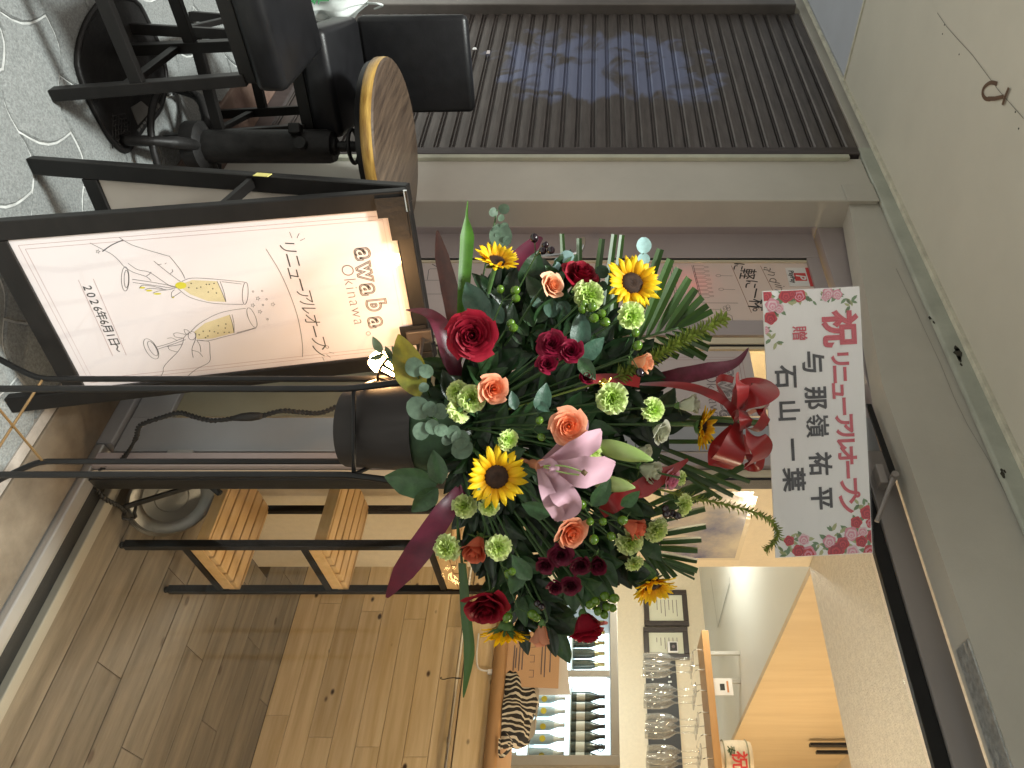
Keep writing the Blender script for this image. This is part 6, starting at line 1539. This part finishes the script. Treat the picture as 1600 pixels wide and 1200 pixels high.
# ------------------------------------------------------------------ red satin bow
satin = mat('red_satin', (0.27, 0.007, 0.008), .32, var=.12, vscale=20, transl=.28, sheen=.2, spec=.6)
bwk = thing('ribbon_bow', P(1150, 655, 1.5), 'red satin ribbon bow below the message card', 'bow')
def rib(name, pts, w, tilt=(0, 0, 1), tw=0.0, fold=0.0):
    w = [x_ * .76 for x_ in w]
    mk(name, bladegeo(pts, w, fold=fold, nw=2, tilt=tilt, twist=tw, k=7), satin, bwk, smooth=True)
rib('loop', [(1150, 650, 1.47), (1165, 632, 1.44), (1185, 618, 1.43), (1197, 608, 1.46), (1190, 600, 1.50), (1165, 605, 1.51), (1150, 640, 1.49)], [24, 44, 56, 58, 56, 44, 24], tilt=(.2, -.8, .6))
rib('loop', [(1150, 655, 1.47), (1160, 628, 1.43), (1160, 600, 1.42), (1150, 597, 1.45), (1152, 620, 1.49), (1150, 650, 1.49)], [20, 34, 38, 36, 30, 20], tilt=(.6, .0, .8))
rib('loop', [(1155, 660, 1.46), (1180, 672, 1.43), (1197, 650, 1.42), (1190, 638, 1.44), (1165, 648, 1.47)], [22, 34, 36, 32, 20], tilt=(.5, .5, .7))
rib('loop', [(1155, 662, 1.46), (1150, 690, 1.42), (1140, 715, 1.42), (1128, 722, 1.45), (1125, 700, 1.48), (1148, 668, 1.48)], [22, 48, 60, 56, 46, 22], tilt=(.1, .3, 1))
rib('loop', [(1160, 662, 1.45), (1180, 685, 1.41), (1192, 705, 1.42), (1180, 722, 1.45), (1165, 715, 1.48), (1158, 680, 1.48)], [20, 46, 54, 46, 36, 20], tilt=(.5, .3, .8))
rib('knot', [(1160, 640, 1.44), (1166, 655, 1.41), (1164, 670, 1.43)], [26, 32, 28], tilt=(.3, 0, 1))
rib('tail', [(1155, 655, 1.47), (1135, 630, 1.47), (1110, 615, 1.48), (1080, 605, 1.50), (1040, 600, 1.51), (1000, 600, 1.52)], [26, 20, 30, 34, 32, 28], tilt=(.2, -.3, 1), tw=1.1)
rib('tail', [(1150, 650, 1.48), (1130, 618, 1.49), (1120, 598, 1.50), (1128, 590, 1.52), (1146, 594, 1.53)], [24, 22, 18, 16, 14], tilt=(.8, .2, .5))
rib('tail', [(1190, 715, 1.46), (1185, 730, 1.46), (1172, 728, 1.47), (1168, 722, 1.47)], [20, 26, 24, 14], tilt=(.4, .4, .8))
for i, pts in enumerate([[(1075, 718, 1.47), (1050, 735, 1.46), (1030, 745, 1.45), (1005, 762, 1.44), (985, 768, 1.43)], [(1000, 765, 1.43), (970, 780, 1.42), (955, 790, 1.42), (940, 802, 1.44)], [(1000, 596, 1.50), (965, 592, 1.50), (930, 592, 1.49), (915, 596, 1.48)]]):
    rib('streamer', pts, [[6, 22, 36, 40, 26], [24, 38, 36, 22], [26, 22, 20, 18]][i], tilt=(.3, .2, 1), tw=.7)
gk = thing('gold_tie', P(945, 598, 1.46), 'small gold foil tie on the red ribbon', 'tie')
mk('foil', g_grid(lambda u, v: P(936 + 18 * u + 2 * math.sin(9 * v), 592 + 12 * v + 2 * math.sin(11 * u), 1.46 + .006 * math.sin(7 * u) * math.sin(8 * v)), 8, 8), mat('gold_foil_tie', (.6, .42, .10), .25, metal=.9), gk, smooth=True)

# ------------------------------------------------------------------ message card
ZC = 1.58
k0, k1, k2, k3 = P(1191, 455, ZC), P(1212, 872, ZC), P(1368, 867, ZC), P(1343, 447, ZC)
cw = (k1 - k0).normalized(); cu_ = (k3 - k0); cu_ = (cu_ - cw * cu_.dot(cw)).normalized(); cn = cw.cross(cu_).normalized()
if cn.dot(FW) > 0: cn = -cn
W_, H_ = (k1 - k0).length, (k3 - k0).length
mcd = thing('message_card', k0, 'large white congratulation card with printed roses above the flowers', 'card')
mk('board', g_obox(k0 - cn * .006, cw * W_, cu_ * H_, cn * .006), mat('card_white', (0.85, 0.84, 0.82), .35, var=.02, vscale=3, coat=.2), mcd, bevel=.001)
fm_ = glassmat('clear_sleeve', (1, 1, 1), .06, .12)
nt = fm_.node_tree; nb_ = nt.nodes.new('ShaderNodeTexNoise'); nb_.inputs['Scale'].default_value = 7; bp_ = nt.nodes.new('ShaderNodeBump'); bp_.inputs['Strength'].default_value = .25; bp_.inputs['Distance'].default_value = .02
nt.links.new(nb_.outputs['Fac'], bp_.inputs['Height'])
for n_ in nt.nodes:
    if n_.type in ('BSDF_GLOSSY', 'FRESNEL'): nt.links.new(bp_.outputs[0], n_.inputs['Normal'])
def Kd(px, py, d=.0006): q = onPl(px, py, k0 + cn * d, cn); return q
mk('clear_sleeve', g_grid(lambda u, v: k0 + cw * (W_ * (u * 1.01 - .005)) + cu_ * (H_ * (v * 1.02 - .01)) + cn * (.004 + .0015 * mnoise.noise(Vector((u * 5, v * 3, 1)))), 24, 12), fm_, mcd, smooth=True)
zk = lambda x, y: (1180 + x * .1375, 440 + y * .1375)
zl = lambda x, y: (1180 + x * .2333, 600 + y * .2333)
g = g_new()
for ch, xy, s in [('祝', zk(935, 535), .080), ('贈', zk(492, 590), .034), ('リ', zk(950, 880), .044), ('ニ', zk(950, 1055), .044), ('ュ', zl(560, 45), .044), ('ー', zl(585, 150), .044), ('ア', zl(590, 262), .046), ('ル', zl(597, 370), .046), ('オ', zl(607, 478), .046), ('ー', zl(610, 575), .044), ('プ', zl(622, 690), .046), ('ン', zl(612, 800), .046)]:
    g_add(g, *textgeo(ch, s, Kd(*xy), cw, cu_)); g_add(g, *textgeo(ch, s, Kd(*xy), cw, cu_, outline=s * (.035 if ch != '贈' else .014)))
mk('red_text', g, MT['red'], mcd)
g = g_new()
for ch, xy, s in [('与', zk(640, 920), .052), ('那', zl(395, 95), .052), ('嶺', zl(405, 280), .052), ('祐', zl(425, 535), .052), ('平', zl(437, 765), .052), ('石', zk(335, 1085), .052), ('山', zl(215, 180), .050), ('一', zl(238, 440), .050), ('葉', zl(248, 640), .052)]:
    g_add(g, *textgeo(ch, s, Kd(*xy), cw, cu_)); g_add(g, *textgeo(ch, s, Kd(*xy), cw, cu_, outline=s * (.016 if ch == '嶺' else .024)))
mk('black_text', g, MT['char'], mcd)
# printed roses: flat layered rosettes
ink = [mat('print_' + n, c, .45) for n, c in [('red', (.55, .045, .06)), ('pink', (.70, .28, .36)), ('pale', (.78, .56, .60)), ('leaf', (.16, .27, .13)), ('olive', (.42, .45, .22)), ('deep', (.36, .02, .04))]]
def rosette(x, y, r, c, g3):
    base = Kd(x, y, .0008); rr = r * ZC / FOC
    for j, (k_, ci) in enumerate([(1.0, c[0]), (.74, c[1]), (.52, c[0]), (.32, c[1]), (.16, c[0])]):
        ph = random.random() * 6
        poly = [base + (cw * math.cos(t_) + cu_ * math.sin(t_)) * rr * k_ * (1 + .10 * math.sin(5 * t_ + ph)) + cn * (.0002 + .00012 * j) + cw * rr * .06 * j for t_ in [q * math.pi / 9 for q in range(18)]]
        g_add(g3[ci], poly, [tuple(range(18))])
G3 = [g_new() for _ in ink]
random.seed(4)
def pleaf(x, y, ang, L, ci):
    b_ = Kd(x, y, .0006); d_ = cw * math.cos(ang) + cu_ * math.sin(ang); e_ = cn.cross(d_); L = L * ZC / FOC
    g_add(G3[ci], [b_, b_ + d_ * L * .3 + e_ * L * .2, b_ + d_ * L * .7 + e_ * L * .17, b_ + d_ * L, b_ + d_ * L * .7 - e_ * L * .17, b_ + d_ * L * .3 - e_ * L * .2], [(0, 1, 2, 3, 4, 5)])
RED, PK, PL = (0, 5), (1, 2), (2, 1)
for (x, y, r, c) in [(1197, 462, 9, RED), (1228, 462, 11, RED), (1249, 462, 10, (0, 1)), (1207, 477, 11, PK), (1217, 482, 8, PL), (1204, 497, 10, RED), (1294, 458, 9, PK), (1290, 464, 7, PL), (1308, 460, 8, PK), (1238, 458, 8, RED), (1196, 516, 6, PK),
                     (1355, 801, 11, RED), (1338, 816, 9, RED), (1361, 817, 8, (0, 1)), (1330, 834, 11, PK), (1348, 831, 8, PL), (1364, 838, 10, RED), (1296, 846, 10, PK), (1317, 849, 10, RED), (1346, 846, 9, RED), (1306, 860, 13, RED), (1332, 862, 10, PL), (1360, 862, 11, (0, 1)), (1248, 861, 10, RED), (1263, 865, 12, (1, 0)), (1233, 845, 8, RED), (1256, 843, 9, PL)]:
    for k in range(4): pleaf(x, y, random.uniform(0, 6.28), r * random.uniform(1.3, 2.0), random.choice([3, 3, 4]))
    rosette(x, y, r, c, G3)
for (x, y) in [(1342, 788), (1350, 790), (1356, 785), (1312, 833), (1300, 830), (1280, 850), (1285, 858), (1224, 862), (1230, 868), (1322, 466), (1328, 478), (1262, 462), (1270, 470), (1205, 530), (1213, 535), (1330, 470)]:
    for k in range(3): pleaf(x, y, random.uniform(0, 6.28), random.uniform(8, 15), random.choice([3, 4]))
for n_, (gg, mm) in enumerate(zip(G3, ink)):
    if gg[0]: mk('printed_flowers', ([p + cw * (min(max((p - k0).dot(cw), .002), W_ - .002) - (p - k0).dot(cw)) + cu_ * (min(max((p - k0).dot(cu_), .002), H_ - .002) - (p - k0).dot(cu_)) for p in gg[0]], gg[1]), mm, mcd, kind='stuff')
# ------------------------------------------------------------------ lamps of the shop
def ceiling_lamp(loc, power, color, label, size=0.16, drop=0.0):
    t = thing('ceiling_lamp', loc, label, 'lamp')
    L = Vector(loc)
    if drop: mk('cord', g_tube([L, L - UP * drop], .004, 6), MT['black'], t)
    mk('shade', g_lathe([(size, 0.0), (size * 1.02, -0.02), (size * 0.9, -0.055), (0.0, -0.06)], 20, Matrix.Translation(L - UP * drop)), mat('lamp_diffuser', (0.9, 0.85, 0.75), 0.5, emit=color, estr=3), t, smooth=2)
    ld = bpy.data.lights.new('bulb_light', 'POINT'); ld.energy = power; ld.color = color; ld.shadow_soft_size = 0.12
    lo = bpy.data.objects.new('bulb_light', ld); COL.objects.link(lo); lo.parent = t; lo.location = (0, 0, -drop - 0.14)
ceiling_lamp((-0.1, 2.45, HC), 28, (1.0, 0.80, 0.55), 'round warm pendant lamp over the plank floor', drop=.35)
ceiling_lamp((0.1, 4.6, 3.298), 60, (1.0, 0.78, 0.52), 'round warm pendant lamp over the bar', drop=.5)
ceiling_lamp((-2.6, 4.2, HC + .002), 55, (0.97, 0.95, 0.84), 'round pale pendant lamp in the kitchen', drop=.15)
ceiling_lamp((-1.95, 2.3, HC + .002), 7, (1.0, 0.85, 0.55), 'round warm lamp behind the glass doors', .08)
